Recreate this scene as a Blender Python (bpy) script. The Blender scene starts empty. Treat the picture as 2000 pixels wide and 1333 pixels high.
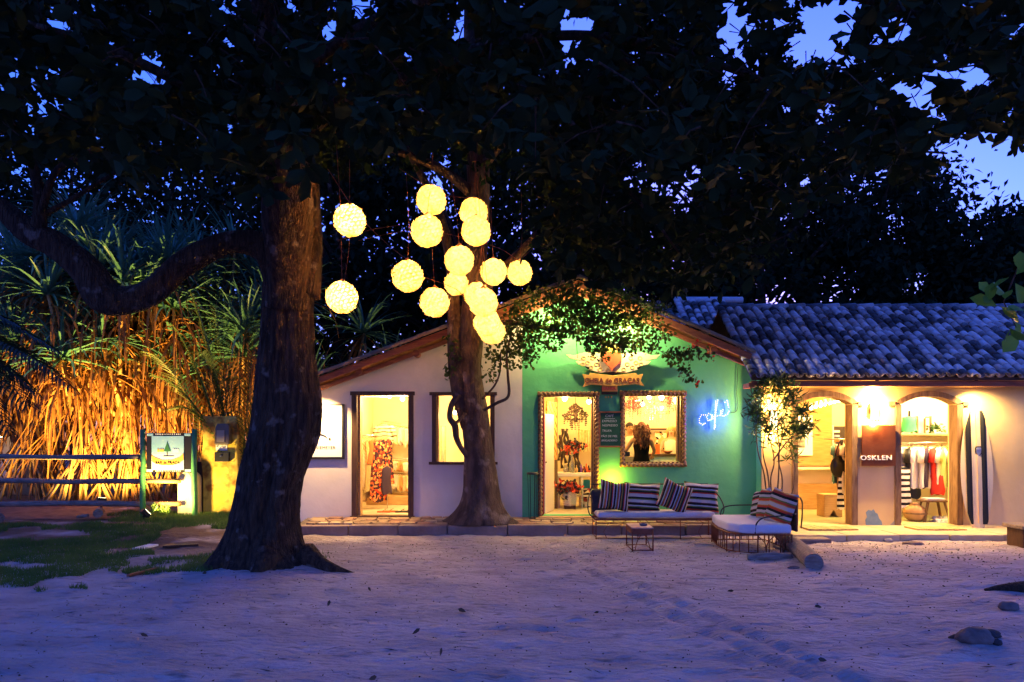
import bpy, math, random
import numpy as np
from mathutils import Vector, Matrix, noise
from mathutils.geometry import tessellate_polygon
R = math.radians
random.seed(7); rng = np.random.default_rng(7)
sc = bpy.context.scene
col = sc.collection

# ------------------------------------------------------------------ camera
F = 1350.0; HZ = 855.0; EYE = 1.65          # focal length in 2000-px pixels, horizon row, eye height
cam_d = bpy.data.cameras.new('camera'); cam = bpy.data.objects.new('camera', cam_d); col.objects.link(cam)
cam_d.sensor_width = 36; cam_d.lens = 36 * F / 2000
cam_d.shift_y = (HZ - 666.5) / 2000
cam_d.clip_end = 500
cam.location = (0, 0, EYE); cam.rotation_euler = (R(90), 0, 0)
sc.camera = cam

# ------------------------------------------------------------------ world: dusk sky
w = bpy.data.worlds.new('World'); sc.world = w; w.use_nodes = True
nt = w.node_tree; nt.nodes.clear()
sky = nt.nodes.new('ShaderNodeTexSky'); sky.sky_type = 'NISHITA'; sky.sun_disc = False
sky.sun_elevation = R(2.0); sky.sun_rotation = R(12); sky.ozone_density = 5.0; sky.air_density = 1.0; sky.dust_density = 0.5
mx = nt.nodes.new('ShaderNodeMix'); mx.data_type = 'RGBA'; mx.blend_type = 'MULTIPLY'; mx.inputs[0].default_value = 1
mx.inputs[7].default_value = (1.0, 0.60, 1.25, 1)       # tungsten white balance of the photograph
bg = nt.nodes.new('ShaderNodeBackground'); bg.inputs[1].default_value = 0.15
out = nt.nodes.new('ShaderNodeOutputWorld')
nt.links.new(sky.outputs[0], mx.inputs[6]); nt.links.new(mx.outputs[2], bg.inputs[0]); nt.links.new(bg.outputs[0], out.inputs[0])

sc.view_settings.view_transform = 'Standard'; sc.view_settings.look = 'None'
sc.view_settings.exposure = 3.15; sc.view_settings.gamma = 1
sc.cycles.use_denoising = True
sc.cycles.max_bounces = 8; sc.cycles.diffuse_bounces = 4; sc.cycles.transparent_max_bounces = 8
sc.cycles.sample_clamp_indirect = 4.0
sc.cycles.use_light_tree = True
sc.cycles.caustics_reflective = False; sc.cycles.caustics_refractive = False

LS = 0.40                                     # lamp level that goes with the exposure
WARM = (1.0, 0.56, 0.16); WARMW = (1.0, 0.66, 0.26)

# ------------------------------------------------------------------ helpers
def P(px, py, Y):
    return Vector(((px - 1000) / F * Y, Y, EYE + (HZ - py) / F * Y))
def PX(px, Y): return (px - 1000) / F * Y
def PZ(py, Y): return EYE + (HZ - py) / F * Y
def px_of(x, y, z): return 1000 + x / y * F, HZ - (z - EYE) / y * F

def tag(o, label=None, cat=None, group=None, kind=None):
    if label: o['label'] = label
    if cat: o['category'] = cat
    if group: o['group'] = group
    if kind: o['kind'] = kind
    return o
WL = {}
def empty(name, loc, label=None, cat=None, group=None, kind=None):
    o = bpy.data.objects.new(name, None); col.objects.link(o); o.location = loc; o.empty_display_size = .1
    WL[o.name] = Vector(loc)
    return tag(o, label, cat, group, kind)
def put(o, parent, wloc):
    wloc = Vector(wloc); WL[o.name] = wloc
    if parent is not None:
        o.parent = parent; o.location = wloc - WL[parent.name]
    else: o.location = wloc
    return o

class MB:
    def __init__(s): s.v = []; s.f = []
    def add(s, vs, fs):
        n = len(s.v); s.v.extend([tuple(p) for p in vs]); s.f.extend([tuple(i + n for i in f) for f in fs]); return s
    def box(s, x0, x1, y0, y1, z0, z1):
        vs = [(x, y, z) for x in (x0, x1) for y in (y0, y1) for z in (z0, z1)]
        return s.add(vs, [(0,1,3,2),(4,6,7,5),(0,4,5,1),(2,3,7,6),(0,2,6,4),(1,5,7,3)])
    def obox(s, c, u, v, w_):
        c, u, v, w_ = Vector(c), Vector(u), Vector(v), Vector(w_)
        vs = [c + a*u + b*v + d*w_ for a in (-1,1) for b in (-1,1) for d in (-1,1)]
        return s.add(vs, [(0,1,3,2),(4,6,7,5),(0,4,5,1),(2,3,7,6),(0,2,6,4),(1,5,7,3)])
    def bar(s, p, q, wd, ht, up=(0,0,1)):
        p, q = Vector(p), Vector(q); d = q - p; L = d.length; d.normalize()
        side = d.cross(Vector(up)).normalized(); u2 = side.cross(d).normalized()
        return s.obox((p+q)/2, d*L/2, side*wd/2, u2*ht/2)
    def tube(s, pts, r, n=8, cap=True, prof=None):
        pts = [Vector(p) for p in pts]; m = len(pts)
        rs = r if isinstance(r, (list, tuple)) else [r]*m
        base = len(s.v); prev = None
        for i, p in enumerate(pts):
            d = (pts[min(i+1,m-1)] - pts[max(i-1,0)])
            if d.length < 1e-9: d = Vector((0,0,1))
            d.normalize()
            if prev is None:
                a = Vector((0,0,1)) if abs(d.z) < .9 else Vector((1,0,0))
                u = d.cross(a).normalized()
            else:
                u = (prev - d*prev.dot(d))
                u = u.normalized() if u.length > 1e-6 else d.orthogonal().normalized()
            prev = u; v = d.cross(u)
            for k in range(n):
                t = 2*math.pi*k/n
                rr = rs[i] * (prof(i/(m-1), t) if prof else 1)
                s.v.append(tuple(p + (u*math.cos(t) + v*math.sin(t))*rr))
        for i in range(m-1):
            for k in range(n):
                a = base+i*n+k; b = base+i*n+(k+1)%n
                s.f.append((a, b, b+n, a+n))
        if cap:
            s.f.append(tuple(base+k for k in range(n))[::-1]); s.f.append(tuple(base+(m-1)*n+k for k in range(n)))
        return s
    def lathe(s, prof, c, n=16, cap=True):
        base = len(s.v); c = Vector(c)
        for r_, z in prof:
            for k in range(n):
                t = 2*math.pi*k/n; s.v.append((c.x+r_*math.cos(t), c.y+r_*math.sin(t), c.z+z))
        for i in range(len(prof)-1):
            for k in range(n):
                a = base+i*n+k; b = base+i*n+(k+1)%n; s.f.append((a, b, b+n, a+n))
        if cap:
            s.f.append(tuple(base+k for k in range(n))[::-1]); s.f.append(tuple(base+(len(prof)-1)*n+k for k in range(n)))
        return s
    def ball(s, c, r, n=10, m=7):
        rx, ry, rz = r if isinstance(r, (tuple, list)) else (r, r, r)
        base = len(s.v); c = Vector(c)
        s.v.append((c.x, c.y, c.z-rz))
        for i in range(1, m):
            ph = -math.pi/2 + math.pi*i/m
            for k in range(n):
                t = 2*math.pi*k/n
                s.v.append((c.x+rx*math.cos(ph)*math.cos(t), c.y+ry*math.cos(ph)*math.sin(t), c.z+rz*math.sin(ph)))
        s.v.append((c.x, c.y, c.z+rz)); top = len(s.v)-1
        for k in range(n): s.f.append((base, base+1+(k+1)%n, base+1+k))
        for i in range(m-2):
            for k in range(n):
                a = base+1+i*n+k; b = base+1+i*n+(k+1)%n; s.f.append((a, b, b+n, a+n))
        o = base+1+(m-2)*n
        for k in range(n): s.f.append((o+k, o+(k+1)%n, top))
        return s
    def prism(s, outer, y0, y1, holes=(), tf=None):
        """outline in (x, z), extruded from y0 to y1, holes cut through"""
        loops = [[Vector((a, b, 0)) for a, b in outer]] + [[Vector((a, b, 0)) for a, b in h] for h in holes]
        flat = [p for l in loops for p in l]; n = len(flat)
        tris = tessellate_polygon(loops)
        f = tf or (lambda x, y, z: (x, y, z))
        vs = [f(p.x, y0, p.y) for p in flat] + [f(p.x, y1, p.y) for p in flat]
        fs = []
        for t in tris:
            a, b, c = (flat[i] for i in t)
            if (b-a).cross(c-a).z < 0: t = (t[0], t[2], t[1])
            fs.append(tuple(t)); fs.append(tuple(i+n for i in t[::-1]))
        k = 0
        for l in loops:
            m = len(l)
            for i in range(m):
                a, b = k+i, k+(i+1) % m; fs.append((a, a+n, b+n, b))
            k += m
        return s.add(vs, fs)
    def build(s, name, mat, parent=None, smooth=False, bevel=0, matrix=None, recalc=True, origin=True, kind=None, label=None, cat=None, group=None):
        me = bpy.data.meshes.new(name)
        vs = np.array(s.v, dtype=np.float64)
        if matrix is None and origin and len(vs):
            lo, hi = vs.min(0), vs.max(0); c = np.array([(lo[0]+hi[0])/2, (lo[1]+hi[1])/2, lo[2]])
        else: c = np.zeros(3)
        me.from_pydata((vs - c).tolist(), [], s.f)
        if recalc:
            import bmesh
            bm = bmesh.new(); bm.from_mesh(me); bmesh.ops.recalc_face_normals(bm, faces=bm.faces); bm.to_mesh(me); bm.free()
        if smooth: me.polygons.foreach_set('use_smooth', [True]*len(me.polygons))
        me.materials.append(mat)
        o = bpy.data.objects.new(name, me); col.objects.link(o)
        if matrix is not None:
            o.matrix_world = matrix; WL[o.name] = matrix.to_translation()
            if parent is not None:
                o.parent = parent; o.matrix_parent_inverse = Matrix.Translation(-WL[parent.name])
        else: put(o, parent, c)
        if bevel:
            m = o.modifiers.new('bevel', 'BEVEL'); m.width = bevel; m.segments = 2; m.limit_method = 'ANGLE'
        return tag(o, label, cat, group, kind)

def np_obj(name, verts, faces, mat, parent=None, smooth=False, **kw):
    """verts (n,3), faces (m,k) arrays -> object"""
    verts = np.asarray(verts, dtype=np.float64); faces = np.asarray(faces)
    lo, hi = verts.min(0), verts.max(0); c = np.array([(lo[0]+hi[0])/2, (lo[1]+hi[1])/2, lo[2]])
    me = bpy.data.meshes.new(name); m, k = faces.shape
    me.vertices.add(len(verts)); me.vertices.foreach_set('co', (verts-c).astype(np.float32).ravel())
    me.loops.add(m*k); me.loops.foreach_set('vertex_index', faces.astype(np.int32).ravel())
    me.polygons.add(m); me.polygons.foreach_set('loop_start', (np.arange(m)*k).astype(np.int32))
    me.update(calc_edges=True)
    if smooth: me.polygons.foreach_set('use_smooth', [True]*m)
    me.materials.append(mat)
    o = bpy.data.objects.new(name, me); col.objects.link(o); put(o, parent, c)
    return tag(o, **kw)

def text(name, body, size, mat, loc, parent, rot=(R(90),0,0), extrude=.004, align='CENTER', shear=0, space=1.0, bold=0, kind='stuff', sx=1):
    cu = bpy.data.curves.new(name, 'FONT'); cu.body = body; cu.size = size; cu.extrude = extrude
    cu.align_x = align; cu.align_y = 'CENTER'; cu.shear = shear; cu.space_character = space; cu.offset = bold
    cu.resolution_u = 3
    tmp = bpy.data.objects.new(name, cu); me = bpy.data.meshes.new_from_object(tmp)
    bpy.data.objects.remove(tmp); bpy.data.curves.remove(cu); me.materials.clear(); me.materials.append(mat)
    o = bpy.data.objects.new(name, me); col.objects.link(o); put(o, parent, loc); o.rotation_euler = rot; o['kind'] = kind; o.scale = (sx,1,1)
    return o

def lamp(name, loc, W, color=WARM, radius=.05, parent=None, spot=None, target=None, blend=.5):
    l = bpy.data.lights.new(name, 'SPOT' if spot else 'POINT'); l.energy = W*LS; l.color = color; l.shadow_soft_size = radius
    if spot: l.spot_size = R(spot); l.spot_blend = blend
    o = bpy.data.objects.new(name, l); col.objects.link(o); put(o, parent, loc)
    if target is not None: o.rotation_euler = (Vector(target)-Vector(loc)).to_track_quat('-Z', 'Y').to_euler()
    return o

# ------------------------------------------------------------------ materials
MATS = {}
def mat(name, c, c2=None, scale=5, rough=.75, bump=0, bscale=None, metal=0, stretch=(1,1,1), emit=None, es=0, trans=0,
        spec=.3, ramp=(.35,.65), bstretch=None, c3=None, scale3=1.2, ramp3=(.55,.7), dist=.02, stretch3=(1,1,1)):
    if name in MATS: return MATS[name]
    m = bpy.data.materials.new(name); m.use_nodes = True; n = m.node_tree; b = n.nodes['Principled BSDF']
    b.inputs['Roughness'].default_value = rough; b.inputs['Metallic'].default_value = metal
    b.inputs['Specular IOR Level'].default_value = spec
    b.inputs['Base Color'].default_value = (*c, 1)
    tc = n.nodes.new('ShaderNodeTexCoord')
    def nz(sc_, st, det=6):
        mp = n.nodes.new('ShaderNodeMapping'); mp.inputs['Scale'].default_value = st
        n.links.new(tc.outputs['Object'], mp.inputs[0])
        t = n.nodes.new('ShaderNodeTexNoise'); t.inputs['Scale'].default_value = sc_; t.inputs['Detail'].default_value = det
        n.links.new(mp.outputs[0], t.inputs['Vector']); return t
    last = None
    if c2:
        t = nz(scale, stretch); r = n.nodes.new('ShaderNodeValToRGB')
        r.color_ramp.elements[0].position = ramp[0]; r.color_ramp.elements[1].position = ramp[1]
        r.color_ramp.elements[0].color = (*c, 1); r.color_ramp.elements[1].color = (*c2, 1)
        n.links.new(t.outputs[0], r.inputs[0]); last = r.outputs[0]
        if c3:
            t3 = nz(scale3, stretch3); mr = n.nodes.new('ShaderNodeMapRange')
            mr.inputs[1].default_value = ramp3[0]; mr.inputs[2].default_value = ramp3[1]
            n.links.new(t3.outputs[0], mr.inputs[0])
            x = n.nodes.new('ShaderNodeMix'); x.data_type = 'RGBA'; x.inputs[7].default_value = (*c3, 1)
            n.links.new(mr.outputs[0], x.inputs[0]); n.links.new(last, x.inputs[6]); last = x.outputs[2]
        n.links.new(last, b.inputs['Base Color'])
    if bump:
        t = nz(bscale or scale*4, bstretch or stretch); bp = n.nodes.new('ShaderNodeBump'); bp.inputs['Strength'].default_value = bump
        bp.inputs['Distance'].default_value = dist
        n.links.new(t.outputs[0], bp.inputs['Height']); n.links.new(bp.outputs[0], b.inputs['Normal'])
    if emit: b.inputs['Emission Color'].default_value = (*emit, 1); b.inputs['Emission Strength'].default_value = es
    if trans:
        tr = n.nodes.new('ShaderNodeBsdfTranslucent'); ms = n.nodes.new('ShaderNodeMixShader'); ms.inputs[0].default_value = trans
        if last is not None: n.links.new(last, tr.inputs[0])
        else: tr.inputs[0].default_value = (*c, 1)
        o = n.nodes['Material Output']
        n.links.new(b.outputs[0], ms.inputs[1]); n.links.new(tr.outputs[0], ms.inputs[2]); n.links.new(ms.outputs[0], o.inputs[0])
    MATS[name] = m
    return m

def stripes(name, colors, axis=0, freq=3.0, rough=.85, wob=.02, bump=.15):
    """constant-colour bands along one object axis, a little wavy"""
    if name in MATS: return MATS[name]
    m = bpy.data.materials.new(name); m.use_nodes = True; n = m.node_tree; b = n.nodes['Principled BSDF']
    b.inputs['Roughness'].default_value = rough; b.inputs['Specular IOR Level'].default_value = .15
    tc = n.nodes.new('ShaderNodeTexCoord'); sp = n.nodes.new('ShaderNodeSeparateXYZ'); n.links.new(tc.outputs['Object'], sp.inputs[0])
    nz = n.nodes.new('ShaderNodeTexNoise'); nz.inputs['Scale'].default_value = 5; n.links.new(tc.outputs['Object'], nz.inputs['Vector'])
    a = n.nodes.new('ShaderNodeMath'); a.operation = 'MULTIPLY_ADD'; a.inputs[1].default_value = wob
    n.links.new(nz.outputs[0], a.inputs[0]); n.links.new(sp.outputs[axis], a.inputs[2])
    k = n.nodes.new('ShaderNodeMath'); k.operation = 'MULTIPLY'; k.inputs[1].default_value = freq; n.links.new(a.outputs[0], k.inputs[0])
    fr = n.nodes.new('ShaderNodeMath'); fr.operation = 'FRACT'; n.links.new(k.outputs[0], fr.inputs[0])
    r = n.nodes.new('ShaderNodeValToRGB'); r.color_ramp.interpolation = 'CONSTANT'
    tot = sum(wt for _, wt in colors); e = r.color_ramp.elements; pos = 0
    for i, (c, wt) in enumerate(colors):
        if i == 0: el = e[0]; el.position = 0
        elif i == 1: el = e[1]; el.position = pos
        else: el = e.new(pos)
        el.color = (*c, 1); pos += wt / tot
    n.links.new(fr.outputs[0], r.inputs[0]); n.links.new(r.outputs[0], b.inputs['Base Color'])
    if bump:
        z2 = n.nodes.new('ShaderNodeTexNoise'); z2.inputs['Scale'].default_value = 9; n.links.new(tc.outputs['Object'], z2.inputs['Vector'])
        bp = n.nodes.new('ShaderNodeBump'); bp.inputs['Strength'].default_value = bump; bp.inputs['Distance'].default_value = .05
        n.links.new(z2.outputs[0], bp.inputs['Height']); n.links.new(bp.outputs[0], b.inputs['Normal'])
    MATS[name] = m
    return m

white_wall = mat('white_plaster', (.62,.53,.44), (.68,.59,.50), 1.5, .9, .25, 9, c3=(.52,.45,.38), scale3=.9)
green_wall = mat('green_plaster', (.095,.42,.16), (.125,.48,.19), 1.6, .85, .3, 11, c3=(.07,.33,.12), scale3=.8)
cream_wall = mat('cream_plaster', (.60,.42,.17), (.66,.48,.22), 1.3, .85, .25, 9)
inner_wall = mat('interior_paint', (.70,.56,.32), (.74,.60,.36), 2, .8, .05, 20)
inner_white = mat('interior_white', (.74,.66,.50), rough=.7)
floor_mat = mat('interior_floor', (.50,.40,.26), (.60,.49,.33), 6, .45, .1, 30)
floor_g = mat('interior_floor_green', (.36,.40,.20), (.45,.47,.26), 5, .35, .1, 30)
dark_wood = mat('dark_wood', (.055,.022,.012), (.09,.04,.02), 6, .55, .3, 30, stretch=(8,8,1))
old_wood = mat('old_wood', (.14,.075,.035), (.24,.14,.07), 5, .75, .6, 22, stretch=(6,6,1))
red_wood = mat('red_brown_wood', (.20,.055,.02), (.30,.10,.04), 4, .6, .3, 20, stretch=(1,8,8))
pale_wood = mat('pale_wood', (.42,.24,.09), (.52,.32,.13), 6, .6, .25, 20, stretch=(1,6,6))
grey_wood = mat('weathered_wood', (.17,.12,.09), (.30,.23,.18), 5, .85, .6, 20, stretch=(1,7,7))
iron = mat('painted_iron', (.16,.035,.012), (.25,.06,.02), 12, .5, .2, 60)
black_iron = mat('black_iron', (.02,.018,.016), rough=.45)
metal = mat('steel', (.55,.52,.48), rough=.3, metal=1)
gold = mat('gilded_rope', (.17,.075,.02), (.27,.13,.035), 20, .42, .2, 60, spec=.5)
black = mat('black_plastic', (.012,.012,.013), rough=.45)
white = mat('white_paint', (.80,.78,.74), rough=.6)
bark1 = mat('almond_bark', (.030,.015,.008), (.105,.058,.030), 7, .95, 1.0, 14, stretch=(3,3,.5), bstretch=(4,4,.7), c3=(.21,.15,.11), scale3=5, ramp3=(.60,.68), dist=.10)
bark2 = mat('smooth_bark', (.055,.030,.018), (.14,.085,.055), 4, .95, 1.0, 12, stretch=(2,2,.6), bstretch=(3,3,1), c3=(.24,.17,.13), scale3=3.2, ramp3=(.58,.68), dist=.06)
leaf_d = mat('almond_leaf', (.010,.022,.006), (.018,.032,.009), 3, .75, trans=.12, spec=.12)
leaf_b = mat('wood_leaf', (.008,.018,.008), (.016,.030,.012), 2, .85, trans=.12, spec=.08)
leaf_v = mat('vine_leaf', (.045,.075,.014), (.09,.11,.02), 4, .7, trans=.25, spec=.15)
leaf_o = mat('oleander_leaf', (.03,.07,.018), (.06,.12,.03), 4, .55, trans=.2, spec=.25)
leaf_g = mat('bright_leaf', (.08,.20,.02), (.13,.27,.03), 5, .5, trans=.25)
pand = mat('pandanus_leaf', (.05,.16,.10), (.08,.22,.13), 4, .45, trans=.15, spec=.35)
pand_dry = mat('dry_pandanus_leaf', (.17,.065,.015), (.36,.17,.04), 3, .7, trans=.15, spec=.2)
pand_root = mat('pandanus_root', (.30,.17,.05), (.46,.30,.11), 8, .7, .4, 40)
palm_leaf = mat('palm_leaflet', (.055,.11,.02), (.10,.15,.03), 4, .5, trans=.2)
palm_shaded = mat('shaded_palm_leaflet', (.02,.045,.015), (.03,.06,.02), 4, .6, trans=.1)  # darker copy of the palm leaflet, its unlit look put into the colour
grass_m = mat('grass_blade', (.06,.13,.02), (.12,.19,.03), 1.2, .7, trans=.2)
bulb = mat('lit_bulb', (1,.9,.7), emit=(1,.80,.45), es=8)
bulb_soft = mat('lit_tube', (1,.9,.7), emit=(1,.72,.30), es=1.2)
# ================================================================== ground
def smooth(a, b, x):
    t = max(0, min(1, (x-a)/(b-a))); return t*t*(3-2*t)
T1 = Vector((PX(525, 8.9), 8.9))                  # the big tree stands here
TRK = []                                          # wheel tracks in the sand, as ground polylines
def gpt(px, py): Y = EYE*F/(py-HZ); return Vector((PX(px, Y), Y))
for pts in ([(1075,1062),(1100,1090),(1150,1120),(1230,1160),(1330,1215),(1430,1262),(1540,1310),(1640,1360)],
            [(1100,1062),(1135,1092),(1190,1120),(1280,1160),(1400,1215),(1520,1265),(1620,1310),(1720,1360)]):
    TRK.append([gpt(*p) for p in pts])
def track(x, y):
    best = 9
    for t in TRK:
        for a, b in zip(t, t[1:]):
            ab = b-a; q = Vector((x, y))-a; k = max(0, min(1, q.dot(ab)/ab.length_squared)); d = (q-ab*k).length
            best = min(best, d)
    return best
def gz(x, y, fine=False):
    z = .10*smooth(10.5, 13, y)*smooth(-3.6, -5.0, x)
    z += .05*smooth(13, 16, y)*smooth(-3.6, -5, x)
    d = math.hypot(x-T1.x, (y-T1.y)); z += .10*math.exp(-(d/.75)**2)
    z += .07*math.exp(-((x-5.3)/1.8)**2-((y-8.9)/1.1)**2)
    if y < 14:
        z += .018*noise.noise((x*.8, y*.8, 1)) * smooth(13, 11, y)
    if fine:
        z += .026*noise.noise((x*2.6, y*4.2, 3)) + .016*noise.noise((x*6, y*10, 7)) - .020*max(0, noise.noise((x*3.4, y*4.6, 12))-.25)
        if y < 11:
            d = track(x, y)
            if d < .22: z += -.026*math.exp(-(d/.05)**2) + .012*math.exp(-((d-.12)/.035)**2)
    return z
xs = sorted(set(list(np.linspace(-60,-9,18)) + list(np.linspace(-9,9,330)) + list(np.linspace(9,60,18))))
ys = sorted(set(list(np.linspace(-30,3.6,10)) + list(np.linspace(3.6,11.9,180)) + list(np.linspace(11.9,16,24)) + list(np.linspace(16,80,16))))
sand = mat('pale_sand', (.40,.32,.30), (.54,.45,.43), 1.3, .95, 1.0, 9, stretch=(1,1.8,1), bstretch=(1,2.6,1), c3=(.22,.17,.155), scale3=5, ramp3=(.57,.74), dist=.10, stretch3=(1,2.6,1))
n_ = sand.node_tree; bs = n_.nodes['Principled BSDF']; src = bs.inputs['Base Color'].links[0].from_socket      # bare earth towards the fence
ge = n_.nodes.new('ShaderNodeNewGeometry'); sx_ = n_.nodes.new('ShaderNodeSeparateXYZ'); n_.links.new(ge.outputs['Position'], sx_.inputs[0])
def mrange(sock, a, b):
    q = n_.nodes.new('ShaderNodeMapRange'); q.inputs[1].default_value = a; q.inputs[2].default_value = b; n_.links.new(sock, q.inputs[0]); return q.outputs[0]
wob = n_.nodes.new('ShaderNodeTexNoise'); wob.inputs['Scale'].default_value = 1.4; n_.links.new(ge.outputs['Position'], wob.inputs['Vector'])
def mth(op, a, b):
    q = n_.nodes.new('ShaderNodeMath'); q.operation = op; q.use_clamp = True
    for i, v_ in enumerate((a, b)):
        if isinstance(v_, (int, float)): q.inputs[i].default_value = v_
        else: n_.links.new(v_, q.inputs[i])
    return q.outputs[0]
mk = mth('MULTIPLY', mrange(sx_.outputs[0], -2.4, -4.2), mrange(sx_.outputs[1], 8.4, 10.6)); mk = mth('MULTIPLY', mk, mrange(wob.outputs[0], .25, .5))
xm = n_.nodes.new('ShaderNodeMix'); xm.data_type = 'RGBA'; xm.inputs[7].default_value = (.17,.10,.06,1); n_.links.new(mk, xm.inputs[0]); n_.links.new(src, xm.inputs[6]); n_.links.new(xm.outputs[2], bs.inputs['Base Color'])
gv = [(x, y, gz(x, y, True)) for y in ys for x in xs]
nx = len(xs)
gf = [(j*nx+i, j*nx+i+1, (j+1)*nx+i+1, (j+1)*nx+i) for j in range(len(ys)-1) for i in range(nx-1)]
g = np_obj('ground', gv, gf, sand, smooth=True, kind='structure', label='pale trampled sand of the village square')

# darker soil under the fence and the pandanus
soil = mat('leafy_soil', (.16,.09,.05), (.26,.16,.09), 6, .95, .9, 25)
sx = np.linspace(-22,-4.0,70); sy = np.linspace(13.0,26,40)
np_obj('soil', [(x, y, gz(x,y)+.012+.02*noise.noise((x*2,y*2,0))) for y in sy for x in sx],
       [(j*70+i, j*70+i+1, (j+1)*70+i+1, (j+1)*70+i) for j in range(39) for i in range(69)], soil, smooth=True, kind='structure', label='brown leaf-strewn soil under the pandanus')

# ================================================================== pavement with kerbs and flagstones
WY = 12.5                                          # main facade
def pz(y): return .17 + .05*(y-11.7)/.8
pv = empty('pavement', (0, 11.7, 0), 'stone paved strip along the white and green shop fronts', kind='structure')
mortar = mat('pavement_bed', (.12,.085,.06), (.19,.14,.10), 8, .95, .5, 40)
MB().add([(-3.7,11.8,0),(4.45,11.8,0),(4.45,11.8,.150),(-3.7,11.8,.150),(-3.7,12.6,0),(4.45,12.6,0),(4.45,12.6,.20),(-3.7,12.6,.20)],
         [(0,1,2,3),(3,2,6,7),(0,3,7,4),(1,5,6,2),(4,7,6,5)]).build('bed', mortar, pv)
kerbm = mat('kerb_stone', (.21,.13,.09), (.30,.20,.15), 4, .9, .5, 20)
x = -3.72
while x < 4.4:
    L = min(random.uniform(.8,1.3), 4.45-x); dz = random.uniform(-.012,.012); dy = random.uniform(-.015,.015)
    MB().box(x+.006, x+L-.006, 11.66+dy, 11.82+dy, -.08, .168+dz).build('kerb_stone', kerbm, pv, bevel=.018); x += L
stones = [mat('flagstone_%s' % k, c, c2, 5, .8, .5, 25) for k, c, c2 in (('tan', (.30,.19,.10), (.38,.26,.14)), ('brown', (.20,.12,.07), (.28,.18,.10)), ('buff', (.38,.27,.15), (.46,.33,.19)), ('red', (.28,.14,.08), (.34,.19,.11)))]
gy = np.linspace(11.83, 12.49, 5)
for j in range(4):
    x = -3.66 + random.uniform(0,.15)
    while x < 4.35:
        L = random.uniform(.16,.36); y0, y1 = gy[j]+.008, gy[j+1]-.008
        jit = lambda a: a + random.uniform(-.028,.028)
        pts = [(jit(x), y0+random.uniform(0,.03)), (jit(x+L*.5), y0-random.uniform(-.01,.015)), (jit(x+L)-.02, y0+random.uniform(0,.03)), (x+L-.012+random.uniform(0,.02), (y0+y1)/2),
               (jit(x+L)-.02, y1-random.uniform(0,.03)), (jit(x+L*.5), y1+random.uniform(-.015,.01)), (jit(x), y1-random.uniform(0,.03)), (x-.0+random.uniform(-.015,.015), (y0+y1)/2)]
        t = random.uniform(-.006,.012)
        vs = [(a, b, pz(b)-.03) for a, b in pts] + [(a, b, pz(b)+t) for a, b in pts]
        n = 8
        MB().add(vs, [tuple(range(n,2*n))] + [(i, (i+1)%n, n+(i+1)%n, n+i) for i in range(n)]).build('paving_stone', random.choice(stones), pv, bevel=.006)
        x += L + .012

RY = 12.25                                         # facade of the cream shop
pr = empty('shop_step', (6.4, 11.6, 0), 'low stone terrace before the cream arched shop', kind='structure')
stepm = mat('terrace_stone', (.42,.32,.18), (.52,.41,.25), 3, .8, .4, 18)
x0 = 4.5
xa = [4.52,5.35,6.2,7.0,7.86,9.9]
for i in range(5):
    MB().box(xa[i]+.004, xa[i+1]-.004, 11.05+random.uniform(-.02,.02), 11.62, -.06, .095+random.uniform(-.004,.004)).build('terrace_slab', stepm, pr, bevel=.015)
    MB().box(xa[i]+.004, xa[i+1]-.004, 11.628, 12.27, -.06, .097+random.uniform(-.004,.004)).build('terrace_slab', stepm, pr, bevel=.012)
MB().box(PX(1545,10.9), PX(1615,10.9), 10.72, 11.02, -.03, .075).build('step_block', grey_wood, None, bevel=.02, label='short grey slab step lying at the end of the terrace', cat='step')

# ================================================================== main building: white shop and green cafe under one gable
GY = WY - .32
RID = Vector((PX(1130, GY), GY, PZ(546, GY))); LE = Vector((-4.05, GY, RID.z - (RID.x+4.05)*.372)); RE = Vector((PX(1470, GY), GY, PZ(690, GY)))
def roofz(x): return RID.z + (LE.z-RID.z)*(RID.x-x)/(RID.x-LE.x) if x < RID.x else RID.z + (RE.z-RID.z)*(x-RID.x)/(RE.x-RID.x)
def rect(px0, py0, px1, py1, Y, zb=None):
    a, b = PX(px0, Y), PX(px1, Y); z1 = PZ(py0, Y); z0 = PZ(py1, Y) if zb is None else zb
    return [(a, z0), (b, z0), (b, z1), (a, z1)]
XB = PX(1020, WY); XL = -3.85; XR = 4.5; YB = 16.2; TH = .24
wb = empty('white_shop', (-1.8, WY, .2), 'white plastered shop with sloping verge, open doorway and square window', 'shop')
gb = empty('green_cafe', (2.3, WY, .2), 'green plastered cafe front with rope-framed door and window', 'cafe')
d_l = rect(697,772,798,0,WY,.23); w_l = rect(852,772,958,903,WY)
MB().prism([(XL,.0),(XB,.0),(XB,roofz(XB)-.16),(XL,roofz(XL)-.16)], WY, WY+TH, [d_l, w_l]).build('wall', white_wall, wb)
d_g = rect(1060,775,1160,0,WY,.24); w_g = rect(1220,773,1329,903,WY)
MB().prism([(XB+.003,.0),(XR,.0),(XR,roofz(RE.x)-.24),(RE.x,roofz(RE.x)-.16),(RID.x,RID.z-.16),(XB+.003,roofz(XB)-.16)], WY, WY+TH, [d_g, w_g]).build('wall', green_wall, gb)
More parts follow.
